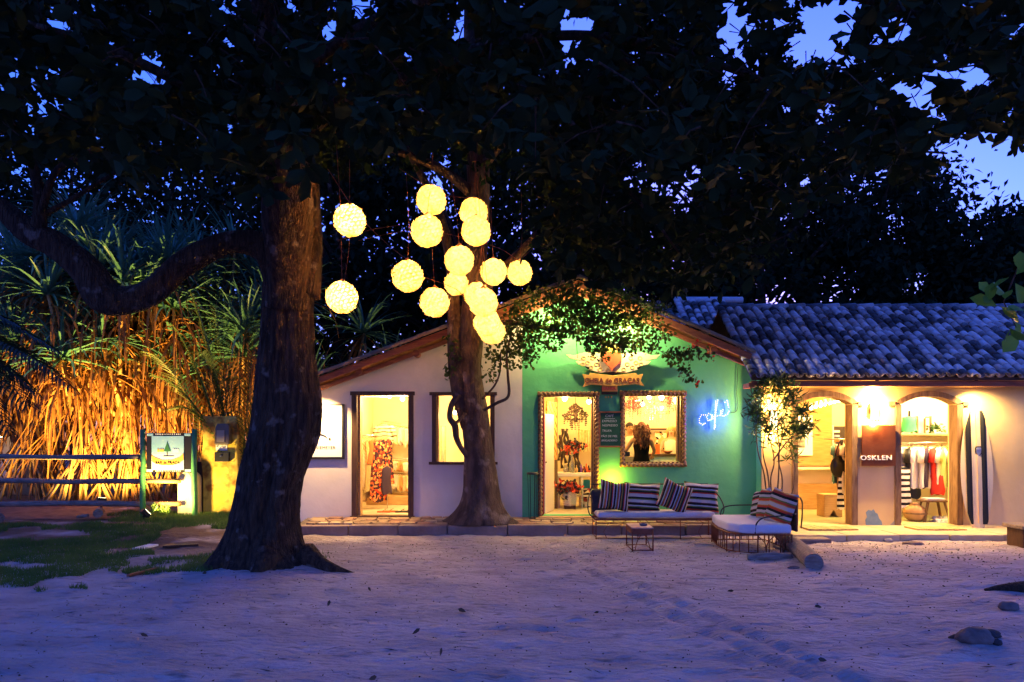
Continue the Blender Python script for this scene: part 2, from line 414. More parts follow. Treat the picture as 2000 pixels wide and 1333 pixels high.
# inner rooms
MB().box(XL, XB-.05, WY+TH, YB, .1, .23).build('floor', floor_mat, wb)
MB().box(XB+.05, XR, WY+TH, YB, .1, .24).build('floor', floor_mat, gb)
MB().prism([(XL,.0),(XB-.06,.0),(XB-.06,roofz(XB)-.16),(XL,roofz(XL)-.16)], YB-.9, YB-.75).build('back_wall', inner_wall, wb)
MB().prism([(XB+.06,.0),(XR,.0),(XR,roofz(RE.x)-.2),(RID.x,RID.z-.16),(XB+.06,roofz(XB)-.16)], YB-.8, YB-.65).build('back_wall', inner_wall, gb)
MB().box(XL, XL+.2, WY+TH+.002, YB-.9, .23, 2.45).build('side_wall', inner_wall, wb)
MB().box(-2.62-.55, -2.62-.45, 14.2, YB-.9, .23, 2.6).build('side_wall', inner_wall, wb)
MB().box(XB-.055, XB+.055, WY+TH+.002, YB-.8, .0, 3.8).build('partition', inner_wall, gb)
MB().box(XR-.18, XR, WY+TH+.002, YB-.8, .24, 2.75).build('side_wall', inner_wall, gb)
# ceilings just under the roof planes, ceiling beam of the white shop
ceil = mat('ceiling_boards', (.74,.66,.52), rough=.8)
for nm, x0, x1, par in (('ceiling', XL, XB-.06, wb), ('ceiling', XB+.06, RID.x, gb), ('ceiling', RID.x, RE.x, gb)):
    MB().add([(x0,WY+TH+.004,roofz(x0)-.15),(x1,WY+TH+.004,roofz(x1)-.15),(x1,YB-.92,roofz(x1)-.15),(x0,YB-.92,roofz(x0)-.15),
              (x0,WY+TH+.004,roofz(x0)-.11),(x1,WY+TH+.004,roofz(x1)-.11),(x1,YB-.92,roofz(x1)-.11),(x0,YB-.92,roofz(x0)-.11)],
             [(0,1,2,3),(4,7,6,5),(0,4,5,1),(1,5,6,2),(2,6,7,3),(3,7,4,0)]).build(nm, ceil, par)
MB().bar((PX(715,14.0), 13.4, 2.52), (PX(800,14.6), 14.9, 2.62), .12, .18).build('ceiling_beam', inner_white, wb)
# roofs
under = mat('roof_boards', (.34,.13,.04), (.44,.19,.07), 4, .7, .3, 18, stretch=(6,1,1))
tile_v = mat('mossy_tile', (.22,.14,.08), (.36,.25,.14), 6, .9, .7, 25, c3=(.09,.07,.04), scale3=4)
def slab(a, b, y0, y1, t, m, name, par):
    d = Vector((0,0,t))
    vs = [(a.x,y0,a.z),(b.x,y0,b.z),(b.x,y1,b.z),(a.x,y1,a.z)]
    vs += [(x,y,z-t) for x,y,z in vs]
    return MB().add(vs, [(0,1,2,3),(7,6,5,4),(0,4,5,1),(1,5,6,2),(2,6,7,3),(3,7,4,0)]).build(name, m, par)
roof_w = slab(LE, RID, GY+.05, YB+.3, .07, under, 'roof', wb)
roof_g = slab(RID, RE, GY+.05, YB+.3, .07, under, 'roof', gb)
def verge(a, b, par):
    d = (b-a); L = d.length; d.normalize(); up = Vector((0,-1,0)).cross(d)
    if up.z < 0: up = -up
    n = int(L/.40)
    for i in range(n):                                   # a row of barrel tiles laid along the edge
        p = a + d*(L*i/n-.02); q = a + d*(L*(i+1)/n+.03)
        mb = MB(); m = 8
        lift = .012*random.random()
        for k, (pt, r) in enumerate(((p,.068),(q,.058))):
            for j in range(m+1):
                t = math.pi*j/m - .15
                for rr in (r, r-.014):
                    mb.v.append(tuple(pt + Vector((0,-1,0))*(math.cos(t)*rr-.0) + up*(math.sin(t)*rr+.01+lift)))
        st = (m+1)*2
        for j in range(m):
            o = j*2
            mb.f += [(o, o+2, st+o+2, st+o), (o+1, st+o+1, st+o+3, o+3), (o, o+1, o+3, o+2), (st+o, st+o+2, st+o+3, st+o+1)]
        mb.build('verge_tile', tile_v, par, smooth=False)
    off = up*-.075
    MB().bar(a+off, b+off, .03, .11, up=up).build('fascia_board', red_wood, par, bevel=.004)
    off2 = up*-.19 + Vector((0,.16,0))
    MB().bar(a+off2, b+off2, .09, .07, up=up).build('rafter', red_wood, par, bevel=.006)
verge(LE, RID, roof_w); verge(RID, RE, roof_g)
for px, py, par in ((812,690,wb),(700,725,wb),(1395,683,gb)):
    c = P(px, py, GY+.06)
    MB().tube([c, c+Vector((0,.4,0))], .062, 12).build('purlin_end', red_wood, par)
c = P(1452,678,GY-.01); MB().tube([c, c+Vector((0,.3,0))], .055, 12).build('purlin_end', tile_v, gb)
# white shop joinery
def frame(par, r, Y, wd, m, ext=.0, sill=True, sillw=0, proud=.03, dep=.2):
    (x0,z0),(x1,_),(_,z1),_ = r
    for a in (x0-wd, x1): MB().box(a-.006, a+wd+.006, Y-proud, Y+dep, z0, z1-.008).build('jamb', m, par, bevel=.005)
    MB().box(x0-wd-ext, x1+wd+ext, Y-proud-.012, Y+dep, z1-.007, z1+wd*.75).build('lintel', m, par, bevel=.005)
    if sill: MB().box(x0-wd-sillw, x1+wd+sillw, Y-proud-.02, Y+dep, z0-wd*.62, z0+.006).build('sill', m, par, bevel=.005)
frame(wb, d_l, WY, .085, dark_wood, .03, True, .03)
frame(wb, w_l, WY, .07, dark_wood, .05, True, .06)
# inner door linings, lit wood
for x in (d_l[0][0]+.0, ): MB().box(x+.001, x+.05, WY+.06, WY+TH, .235, d_l[2][1]-.002).build('door_lining', pale_wood, wb)
MB().box(w_l[0][0]+.001, w_l[0][0]+.035, WY+.06, WY+TH, w_l[0][1]+.002, w_l[2][1]-.002).build('window_lining', pale_wood, wb)
# green cafe rope frames
def rope(p, q, r=.036, pitch=.075, n=12):
    p, q = Vector(p), Vector(q); d = q-p; L = d.length; d.normalize(); u = d.orthogonal().normalized(); v = d.cross(u)
    st = max(8, int(L/pitch*6)); mb = MB()
    for i in range(st+1):
        s_ = L*i/st; ph = 2*math.pi*s_/pitch/2
        for k in range(n):
            t = 2*math.pi*k/n; rr = r*(1+.30*math.cos(2*(t-ph)))
            mb.v.append(tuple(p+d*s_+(u*math.cos(t)+v*math.sin(t))*rr))
    for i in range(st):
        for k in range(n):
            a = i*n+k; b = i*n+(k+1)%n; mb.f.append((a,b,b+n,a+n))
    mb.f.append(tuple(range(n))[::-1]); mb.f.append(tuple(st*n+k for k in range(n)))
    return mb
dark_gild = mat('frame_backing', (.10,.045,.02), rough=.6)
def rope_frame(par, r, Y, bottom=True):
    (x0,z0),(x1,_),(_,z1),_ = r; w_ = .048; y = Y-.055
    e = [((x0-w_,y,z0-(w_ if bottom else 0)),(x0-w_,y,z1+w_)), ((x1+w_,y,z0-(w_ if bottom else 0)),(x1+w_,y,z1+w_)), ((x0-w_*2,y,z1+w_),(x1+w_*2,y,z1+w_))]
    if bottom: e.append(((x0-w_*2,y,z0-w_),(x1+w_*2,y,z0-w_)))
    for a, b in e: rope(a, b).build('rope_moulding', gold, par, smooth=True)
    for a, b in ((x0-.085, x0+.005), (x1-.005, x1+.085)):
        MB().box(a, b, Y-.035, Y+.10, z0+.007, z1-.007).build('jamb', dark_gild, par)
    MB().box(x0-.085, x1+.085, Y-.036, Y+.10, z1-.006, z1+.085).build('lintel', dark_gild, par)
    if bottom: MB().box(x0-.085, x1+.085, Y-.036, Y+.10, z0-.085, z0+.006).build('sill', dark_gild, par)
rope_frame(gb, d_g, WY, False); rope_frame(gb, w_g, WY)
redp = mat('red_gloss', (.55,.04,.02), rough=.4)
MB().box(d_g[0][0]+.006, d_g[0][0]+.03, WY+.11, WY+TH-.01, .245, d_g[2][1]-.004).build('door_lining', redp, gb)
MB().box(w_g[1][0]-.03, w_g[1][0]-.006, WY+.11, WY+TH-.01, w_g[0][1]+.01, w_g[2][1]-.01).build('window_lining', old_wood, gb); MB().box(d_g[1][0]-.03, d_g[1][0]-.006, WY+.11, WY+TH-.01, .245, d_g[2][1]-.01).build('door_lining', old_wood, gb)
MB().box(d_g[0][0]-.08, d_g[1][0]+.08, WY-.16, WY+.05, .0, .232).build('threshold', pale_wood, gb, bevel=.01)

# ================================================================== right building: cream shop with two arches and tiled roof
rb = empty('arched_shop', (6.8, RY, .1), 'cream plastered shop with two arched doorways under a tiled roof', 'shop')
EY = 11.88; EZ = PZ(735, EY); KY = 13.8; KZ = PZ(604, KY)           # eave and ridge
RX0 = PX(1468, EY); RX1 = 10.4
def arch(px0, px1, spring, top, Y, zb):
    a, b = PX(px0,Y), PX(px1,Y); zs = PZ(spring,Y); zt = PZ(top,Y); pts = [(a,zb),(b,zb)]
    c = (a+b)/2; hw = (b-a)/2; h = zt-zs; Rr = (hw*hw+h*h)/(2*h); cz = zt-Rr
    n = 14; t0 = math.asin(hw/Rr)
    for i in range(n+1):
        t = t0-2*t0*i/n; pts.append((c+Rr*math.sin(t), cz+Rr*math.cos(t)))
    return pts
a1 = arch(1557,1663,789,774,RY,.1); a2 = arch(1758,1868,789,774,RY,.1)
RXL = PX(1488, RY); WZ = PZ(742, RY)+.1
MB().prism([(RXL,0),(RX1,0),(RX1,WZ),(RXL,WZ)], RY, RY+.24, [a1, a2]).build('wall', cream_wall, rb)
MB().box(RXL-.012, RXL-.001, RY+.02, WY-.001, .0, WZ).build('return_wall', green_wall, gb)
for px0, px1 in ((1557,1663),(1758,1868)):
    i0 = arch(px0+.8,px1-.8,789.8,774.8,RY,.1); o0 = arch(px0-11,px1+11,786,764,RY,.1)
    for a, b in ((o0[0][0], i0[0][0]), (i0[1][0], o0[1][0])):
        MB().box(a, b, RY-.035, RY+.2, .1, i0[2][1]-.01).build('jamb', old_wood, rb, bevel=.008)
    loop = i0[2:] + o0[2:][::-1]
    MB().prism(loop[::-1], RY-.045, RY+.2).build('arch_lintel', old_wood, rb)
    for sx, s in ((o0[0][0], -1), (o0[1][0], 1)):
        MB().box(min(sx, sx+s*.10), max(sx, sx+s*.10), RY-.04, RY+.03, i0[2][1]-.03, i0[2][1]+.045).build('lintel_ear', old_wood, rb, bevel=.006)
MB().box(RXL, RX1, RY+.24, 16.2, .0, .1).build('floor', floor_g, rb)
MB().box(RXL, RX1, RY+.245, 15.1, 2.55, 2.6).build('ceiling', ceil, rb)
MB().box(RXL, RX1, 15.0, 15.1, .1, 2.55).build('back_wall', inner_wall, rb)
MB().box(RXL+.001, RXL+.12, RY+.245, 15.0, .1, 2.55).build('side_wall', inner_wall, rb)
MB().box(7.35, RX1, 13.75, 13.85, .1, 2.55).build('partition', inner_white, rb)
MB().box(RX1-.1, RX1, RY+.245, 13.75, .1, 2.55).build('side_wall', inner_wall, rb)
# roof: underlay, eave board, gutter beam, ridge, tiles
S = Vector((0, KY-EY, KZ-EZ)); SL = S.length; sd = S.normalized(); sn = Vector((0,-sd.z,sd.y))
under2 = mat('tile_underlay', (.05,.035,.03), rough=.95)
roof_r = MB().add([(RX0,EY,EZ-.02),(RX1,EY,EZ-.02),(RX1,KY,KZ-.02),(RX0,KY,KZ-.02),(RX0,EY,EZ-.07),(RX1,EY,EZ-.07),(RX1,KY,KZ-.07),(RX0,KY,KZ-.07)],
         [(0,1,2,3),(7,6,5,4),(0,4,5,1),(1,5,6,2),(2,6,7,3),(3,7,4,0)]).build('roof', under2, rb)
MB().add([(RX0,KY,KZ-.02),(RX1,KY,KZ-.02),(RX1,16.5,EZ),(RX0,16.5,EZ)], [(0,1,2,3)]).build('rear_roof', under2, rb)
MB().box(RX0+.02, RX1, EY+.05, EY+.10, EZ-.17, EZ-.075).build('eave_board', red_wood, rb)
MB().box(RXL+.3, RX1, EY+.30, RY-.002, WZ-.02, WZ+.0).build('soffit', pale_wood, rb)
MB().tube([P(1464,752,RY-.09), P(1960,751,RY-.09)], .055, 10).build('wall_plate', pale_wood, rb, smooth=True)
MB().box(PX(1465,EY), PX(1475,EY), EY+.04, RY, PZ(757,EY), PZ(748,EY)).build('beam_end', red_wood, rb)
tmats = [mat('roof_tile_%s' % k, c, c2, 9, .5, .5, 30, spec=.5) for k, c, c2 in (
    ('pale', (.55,.55,.57), (.66,.66,.68)), ('clay', (.36,.33,.33), (.46,.43,.43)), ('grey', (.40,.40,.42), (.52,.52,.54)), ('dark', (.045,.04,.04), (.09,.08,.08)), ('stained', (.10,.09,.09), (.26,.25,.25)))]
def tile_geo(r0, r1, L, th=.014, n=6):
    """barrel tile: local x across, y up the slope, z out of the roof; narrow end uphill"""
    v = []; f = []
    for y, r in ((0, r0), (L, r1)):
        for j in range(n+1):
            t = math.pi*j/n
            for rr in (r, r-th): v.append((math.cos(t)*rr, y, math.sin(t)*rr*.82))
    st = (n+1)*2
    for j in range(n):
        o = j*2; f += [(o, o+2, st+o+2, st+o), (o, o+1, o+3, o+2)]
        f += [(o+1, st+o+1, st+o+3, o+3)]
    f += [(0, st, st+1, 1), (2*n, 2*n+1, st+2*n+1, st+2*n)]
    return v, f
def tiled(par, x0, x1, p0, sdir, snor, L, cw, rows, limit=300, r=None):
    r = r or cw*.47; TL = L/rows*1.35
    v, f = tile_geo(r, r*.82, TL)
    meshes = []
    for m in tmats:
        me = bpy.data.meshes.new('tile'); me.from_pydata(v, [], f); me.materials.append(m); me.polygons.foreach_set('use_smooth', [True]*len(f)); meshes.append(me)
    v2, f2 = tile_geo(r*.9, r*.75, TL)
    rest = [MB() for _ in tmats]; chan = MB(); cnt = 0
    xdir = Vector((1,0,0)); nc = int((x1-x0)/cw)
    for k in range(rows):
        for i in range(nc+1):
            x = x0 + i*cw + random.uniform(-.012,.012)
            pos = Vector((x, p0.y, p0.z)) + sdir*(L*k/rows + random.uniform(-.02,.02)) + snor*(.022+random.uniform(0,.012))
            yaw = random.uniform(-.06,.06); tilt = .10+random.uniform(-.02,.03)
            yd = (sdir*math.cos(yaw)+xdir*math.sin(yaw)); zd = snor
            yd = (yd*math.cos(tilt) - zd*math.sin(tilt)*.6).normalized(); xd = yd.cross(zd).normalized(); zd = xd.cross(yd)
            M = Matrix((xd, yd, zd)).transposed().to_4x4(); M.translation = pos
            mi = random.choices(range(5), (4,2,3,3,2))[0]
            p = px_of(*pos)
            if cnt < limit and -20 < p[0] < 2020:
                o = bpy.data.objects.new('tile', meshes[mi]); col.objects.link(o); o.matrix_world = M
                o.parent = par; o.matrix_parent_inverse = Matrix.Translation(-WL[par.name]); cnt += 1
            else: rest[mi].add([M @ Vector(q) for q in v], f)
            if i < nc:                                   # channel tile between the covers, turned over
                c2 = pos + xdir*cw*.5 - snor*.012
                M2 = Matrix((-xd, yd, -zd)).transposed().to_4x4(); M2.translation = c2 + snor*.045
                chan.add([M2 @ Vector(q) for q in v2], f2)
    for b, m in zip(rest, tmats):
        if b.v: b.build('upper_tiles', m, par, smooth=True, recalc=False, kind='stuff')
    chan.build('channel_tiles', tmats[4], par, smooth=True, recalc=False, kind='stuff')
tiled(roof_r, RX0+.03, RX1, Vector((0,EY-.05,EZ-.03)), sd, sn, SL+.02, .172, 15)
x = RX0
while x < RX1:
    MB().tube([(x,KY,KZ+.02),(x+.36,KY,KZ+.045)], .075, 10).build('ridge_tile', tmats[random.choice((1,3,4))], roof_r, smooth=True); x += .34
# house behind with pale tiled roof
hb = empty('rear_house', (PX(1360,17.5), 17.5, 0), 'small house behind the cafe showing only its pale tiled roof', 'house')
h0, h1 = P(1340,640,17.6), P(1450,588,18.8)
MB().box(PX(1345,18), PX(1450,18), 18.0, 22, .0, h0.z-.02).build('wall', cream_wall, hb)
D = Vector((0,h1.y-h0.y,h1.z-h0.z)); 
roof_h = MB().add([(h0.x,h0.y,h0.z-.03),(PX(1452,17.6),h0.y,h0.z-.03),(PX(1452,18.8),h1.y,h1.z-.03),(h0.x,h1.y,h1.z-.03)],[(0,1,2,3)]).build('roof', under2, hb)
tiled(roof_h, h0.x+.05, PX(1450,17.6), Vector((0,h0.y,h0.z)), D.normalized(), Vector((0,-D.normalized().z,D.normalized().y)), D.length, .2, 7, 200)
MB().tube([(h0.x,h1.y,h1.z+.02),(PX(1450,18.8),h1.y,h1.z+.02)], .09, 10).build('ridge_cap', tmats[0], hb, smooth=True)
hc = empty('far_house', (PX(1290,20), 20, 0), 'far house whose pale tiled slope peeks over the green gable', 'house')
h0, h1 = P(1250,640,19.5), P(1345,593,21)
D = Vector((0,h1.y-h0.y,h1.z-h0.z))
MB().box(h0.x, PX(1345,20), 20, 23, .0, h0.z-.02).build('wall', cream_wall, hc)
roof_h = MB().add([(h0.x,h0.y,h0.z-.03),(PX(1345,19.5),h0.y,h0.z-.03),(PX(1345,21),h1.y,h1.z-.03),(h0.x,h1.y,h1.z-.03)],[(0,1,2,3)]).build('roof', under2, hc)
tiled(roof_h, h0.x+.05, PX(1340,19.5), Vector((0,h0.y,h0.z)), D.normalized(), Vector((0,-D.normalized().z,D.normalized().y)), D.length, .2, 8, 120)
# ================================================================== vegetation helpers
def leaf_cloud(centers, dirs, size, wid, shape='hex', droop=.0, rs=rng):
    """leaf-sized faces: centers (n,3) = leaf bases, dirs (n,3) growing directions; returns verts, faces"""
    n = len(centers); d = dirs/np.linalg.norm(dirs, axis=1, keepdims=True)
    a = rs.normal(size=(n,3)); s = np.cross(d, a); s /= np.linalg.norm(s, axis=1, keepdims=True); u = np.cross(s, d)
    L = (size*rs.uniform(.65,1.25,n))[:,None]; W = L*wid
    c = centers
    if shape == 'diamond':
        v = np.stack([c, c+d*L*.5+s*W*.5+u*W*.1, c+d*L-u*L*droop, c+d*L*.5-s*W*.5+u*W*.1], 1)
        f = np.array([[0,1,2,3]])
    else:                                    # obovate leaf folded along the midrib, two quads and two tips
        v = np.stack([c, c+d*L*.35+s*W*.38+u*W*.10, c+d*L*.72+s*W*.5+u*W*.12-u*L*droop*.5, c+d*L-u*L*droop,
                      c+d*L*.72-s*W*.5+u*W*.12-u*L*droop*.5, c+d*L*.35-s*W*.38+u*W*.10, c+d*L*.35, c+d*L*.72-u*L*droop*.5], 1)
        f = np.array([[0,6,1,1],[0,5,6,6],[6,7,2,1],[5,4,7,6],[7,3,2,2],[4,3,7,7]])
    k = v.shape[1]
    F_ = (f[None] + (np.arange(n)*k)[:,None,None]).reshape(-1, 4)
    return v.reshape(-1,3), F_
def leaf_obj(name, v, f, m, parent=None, **kw):
    quads = f[f[:,2] != f[:,3]]; tris = f[f[:,2] == f[:,3]][:,:3]
    me = bpy.data.meshes.new(name); lo, hi = v.min(0), v.max(0); c = np.array([(lo[0]+hi[0])/2,(lo[1]+hi[1])/2,lo[2]])
    nq, nt_ = len(quads), len(tris)
    me.vertices.add(len(v)); me.vertices.foreach_set('co', (v-c).astype(np.float32).ravel())
    li = np.concatenate([quads.ravel(), tris.ravel()]).astype(np.int32)
    me.loops.add(len(li)); me.loops.foreach_set('vertex_index', li)
    me.polygons.add(nq+nt_); me.polygons.foreach_set('loop_start', np.concatenate([np.arange(nq)*4, nq*4+np.arange(nt_)*3]).astype(np.int32))
    me.update(calc_edges=True); me.materials.append(m)
    o = bpy.data.objects.new(name, me); col.objects.link(o); put(o, parent, c)
    return tag(o, **kw)
def spline(pts, n=6):
    """Catmull-Rom through points of any dimension"""
    p = [np.array(q, float) for q in pts]; p = [2*p[0]-p[1]] + p + [2*p[-1]-p[-2]]; out = []
    for i in range(1, len(p)-2):
        for k in range(n):
            t = k/n
            out.append(.5*((2*p[i])+(-p[i-1]+p[i+1])*t+(2*p[i-1]-5*p[i]+4*p[i+1]-p[i+2])*t*t+(-p[i-1]+3*p[i]-3*p[i+1]+p[i+2])*t**3))
    out.append(p[-2]); return out
def limb(mb, pts, n=12, sub=6, lump=.12, seed=0, ridge=0, k=5):
    """pts: (x,y,z,r); a knotty tapered limb"""
    q = spline(pts, sub); P3 = [Vector(a[:3]) for a in q]; rs = [max(.004, a[3]) for a in q]
    def prof(t, th):
        i = min(len(P3)-1, int(t*(len(P3)-1)+.5)); p = P3[i]
        v = 1 + lump*noise.noise((math.cos(th)*1.3+seed, math.sin(th)*1.3, p.z*.9+p.x*.9+p.y*.5))
        if ridge: v += ridge*math.cos(k*th+2.2*noise.noise((p.z*.8, seed, th*.3)))*(.5+.5*noise.noise((p.z*.7, 4+seed, th)))
        return v
    mb.tube(P3, rs, n, prof=prof); return P3
def to_p(px, py, Y, rpx): v = P(px, py, Y); return (v.x, v.y, v.z, rpx/F*Y)

# gaps in the leaf cover where the dusk sky shows (direction of each gap, its half width)
GAPS = [(1590,80,52,1),(1440,50,42,1),(1440,120,34,1),(1795,185,42,.9),(1905,155,26,1),(1870,305,50,.9),(1960,330,58,.95),(1330,370,42,1),(1700,360,38,1),(295,145,36,1),(1120,55,40,1),
        (905,65,30,1),(715,8,30,1),(1650,20,40,.9),(1520,40,26,.9),(860,360,36,.9),(1250,345,32,.9),(1740,450,34,.8),(1540,430,26,.8),(1640,560,40,.9),(1520,580,40,.9),(1790,560,36,.8),(1900,470,36,.8),(640,60,26,.9),(110,55,24,.9),(90,200,28,.9),(520,70,20,.8),(1760,60,24,.9),(1850,150,18,.9),(660,160,24,.7)]
rg = random.Random(17)
for _ in range(70):
    gx, gy_ = (rg.uniform(1380,2000), rg.uniform(0,420)) if rg.random() < .6 else (rg.uniform(0,1400), rg.uniform(0,260))
    GAPS.append((gx, gy_, rg.uniform(7,17), 1))
def gap_keep(c, hard=1.0, grow=1.0):
    """boolean: keep this point (False inside a gap)"""
    px = 1000 + c[:,0]/c[:,1]*F; py = HZ - (c[:,2]-EYE)/c[:,1]*F
    keep = np.ones(len(c), bool)
    for gx, gy_, r, s in GAPS:
        ang = np.arctan2(py-gy_, px-gx); rr = r*grow*(1+.35*np.sin(3*ang+gx)+.25*np.sin(5*ang+gy_))
        ins = np.hypot(px-gx, py-gy_) < rr
        keep &= ~(ins & (rng.random(len(c)) < s*hard))
    return keep

# ================================================================== big almond tree
bt = empty('almond_tree', (T1.x, T1.y, 0), 'big gnarled tree with lobed trunk, long dipping bough and dark leaf canopy', 'tree')
TY = 8.9
# trunk: outline rows (py, left, right) measured on the photograph
rows = [(1122,405,650),(1105,425,625),(1080,438,598),(1050,446,588),(1000,458,582),(950,467,588),(900,475,602),(850,489,617),(800,499,621),(750,503,617),(700,506,613),(650,510,611),(600,513,609),(560,516,610),(530,520,612),(505,522,612)]
sec = spline([(*( (l+r)/2, py, (r-l)/2 ),) for py, l, r in rows], 14)
mb = MB(); NS = 150
for i, (cx, py, hw) in enumerate(sec):
    c = P(cx, py, TY); r = hw/F*TY; t_up = (c.z)
    base = smooth(.55, .0, c.z)
    for k in range(NS):
        th = 2*math.pi*k/NS
        # two fused stems: a groove down the front-right, one behind
        g1 = math.exp(-((((th-4.95)+math.pi) % (2*math.pi)-math.pi)/.20)**2); g2 = math.exp(-((((th-1.9)+math.pi) % (2*math.pi)-math.pi)/.25)**2)
        rr = 1 - .26*g1*smooth(.15,.7,c.z)*(.6+.6*noise.noise((c.z*1.2,0,5))) - .2*g2
        rr += .10*noise.noise((math.cos(th)*1.6, math.sin(th)*1.6, c.z*1.1)) + .035*noise.noise((math.cos(th)*7, math.sin(th)*7, c.z*2.2)) + .05*(1-2*abs(noise.noise((math.cos(th)*11, math.sin(th)*11, c.z*2.0)))) + .030*(1-2*abs(noise.noise((math.cos(th)*26, math.sin(th)*26, c.z*4.5)))) - .03
        rr += base*.28*max(0, math.cos(5*th+.6))**2
        # the burl under the crotch on the right side
        b = math.exp(-((((th+.3)+math.pi) % (2*math.pi)-math.pi)/.7)**2 - ((c.z-2.0)/.35)**2); rr += .06*b
        mb.v.append((c.x+r*rr*math.cos(th), c.y+r*.92*rr*math.sin(th), c.z))
m = len(sec)
for i in range(m-1):
    for k in range(NS):
        a = i*NS+k; b = i*NS+(k+1)%NS; mb.f.append((a,b,b+NS,a+NS))
mb.f.append(tuple((m-1)*NS+k for k in range(NS)))
mb.build('trunk', bark1, bt, smooth=True)
mb = MB()                                    # surface roots
for pts in ([to_p(600,1085,TY-.1,26),to_p(625,1101,TY-.25,16),to_p(655,1112,TY-.4,9),to_p(690,1122,TY-.45,4)], [to_p(455,1090,TY-.2,30),to_p(420,1112,TY-.4,14),to_p(385,1125,TY-.45,4)], [to_p(520,1090,TY-.38,30),to_p(505,1116,TY-.6,16),to_p(485,1136,TY-.7,4)]):
    limb(mb, pts, 10, 5, .25, 2)
mb.build('root', bark1, bt, smooth=True)
def branch(name, pts, n=14, lump=.22, seed=1, ridge=.05, m=bark1):
    mb = MB(); limb(mb, pts, n, 7, lump, seed, ridge); return mb.build(name, m, bt, smooth=True)
branch('bough', [to_p(560,560,8.85,40),to_p(535,500,8.75,33),to_p(500,478,8.7,27),to_p(450,474,8.62,23),to_p(400,492,8.55,24),to_p(350,522,8.5,25),to_p(300,570,8.4,27),to_p(250,588,8.35,26),to_p(205,580,8.3,30),to_p(170,530,8.25,27),to_p(110,480,8.2,24),to_p(60,455,8.15,22),to_p(0,405,8.1,17),to_p(-90,350,8.0,13)], 18, .3, 3, .08)
branch('limb', [to_p(596,580,8.9,28),to_p(603,520,8.95,25),to_p(604,440,9.05,24),to_p(600,340,9.15,25),to_p(590,220,9.2,24),to_p(600,90,9.2,20),to_p(640,-60,9.1,15),to_p(700,-220,9.0,9)], 16, .25, 5, .06)
branch('limb', [to_p(560,600,8.85,44),to_p(563,520,8.7,40),to_p(562,430,8.5,46),to_p(560,330,8.3,44),to_p(545,200,8.0,34),to_p(520,60,7.6,24),to_p(500,-100,7.2,16)], 16, .25, 8, .06)
branch('branch', [to_p(75,462,8.15,16),to_p(78,400,8.1,11),to_p(66,330,8.0,9),to_p(35,270,7.9,7),to_p(10,210,7.8,5),to_p(-20,120,7.7,3)], 10)
branch('branch', [to_p(78,420,8.1,8),to_p(110,335,8.0,6),to_p(170,300,7.9,5),to_p(235,255,7.8,3.5),to_p(300,225,7.7,2)], 8)
branch('branch', [to_p(85,420,8.15,6),to_p(140,390,8.1,4.5),to_p(200,352,8.05,3.5),to_p(240,330,8.0,2)], 8)
branch('branch', [to_p(590,260,9.2,18),to_p(680,190,8.9,15),to_p(800,150,8.5,13),to_p(960,90,8.0,11),to_p(1150,70,7.6,9),to_p(1350,110,7.4,7),to_p(1550,180,7.3,5),to_p(1760,230,7.2,3)], 10, .2, 4)
branch('branch', [to_p(556,300,8.2,20),to_p(470,220,7.9,15),to_p(350,160,7.6,11),to_p(200,90,7.3,8),to_p(30,40,7,5)], 10, .2, 6)
branch('branch', [to_p(540,180,7.9,16),to_p(700,60,7.3,13),to_p(950,-40,6.8,11),to_p(1250,-60,6.5,9),to_p(1600,-20,6.3,7),to_p(1900,60,6.2,4)], 10, .2, 9)
branch('branch', [to_p(960,90,8.0,8),to_p(1080,200,8.1,6),to_p(1180,320,8.2,5),to_p(1270,420,8.3,3.5),to_p(1330,500,8.3,2)], 8)
branch('branch', [to_p(1150,70,7.6,7),to_p(1300,180,7.8,5),to_p(1400,300,8.0,4),to_p(1440,420,8.1,2.5)], 8)
branch('branch', [to_p(1550,180,7.3,4),to_p(1640,260,7.3,3.4),to_p(1740,290,7.3,2.8),to_p(1850,300,7.3,2)], 8)
# canopy: twigs with rosettes of large leaves
low = np.array([(-200,330),(0,330),(150,325),(300,330),(450,330),(520,400),(600,330),(640,280),(760,265),(1000,290),(1040,420),(1100,530),(1250,570),(1400,560),(1460,520),(1500,440),(1600,390),(1750,360),(1850,300),(2000,290),(2300,260)])
N = 4200
tw = np.stack([rng.uniform(-7.5,8.5,N*4), rng.uniform(4.8,11.2,N*4), rng.uniform(3.4,9.5,N*4)], 1)
px = 1000+tw[:,0]/tw[:,1]*F; py = HZ-(tw[:,2]-EYE)/tw[:,1]*F
ok = (py < np.interp(px, low[:,0], low[:,1])) & (py > -260) & (px > -150) & (px < 2150)
ok &= ~((px > 1250) & (py < -90))  # unseen crown above the view cut away to let skylight reach the roof
ok &= ~((px < 480) & (py > 250) & (rng.random(len(px)) < .62))
ok &= ~((px > 1040) & (px < 1480) & (tw[:,1] < 7.2) & (py > 350))
ok &= ~((px > 620) & (px < 1040) & (tw[:,1] < 9.5) & (py > 300))
tw = tw[ok]; tw = tw[gap_keep(tw, 1, 1.0)][:N]
NL = 9
base = np.repeat(tw, NL, 0) + rng.normal(scale=.05, size=(len(tw)*NL,3))
d = rng.normal(size=base.shape); d[:,2] = d[:,2]*.6 - .35
v1, f1 = leaf_cloud(base, d, .19, .52, 'hex', .12)
cen = v1.reshape(-1,8,3)[:,7]; kp = gap_keep(cen, .90, .85)
v1 = v1.reshape(-1,8,3)[kp].reshape(-1,3); f1 = f1[:kp.sum()*6]
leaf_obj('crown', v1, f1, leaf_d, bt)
mb = MB()                                    # twigs
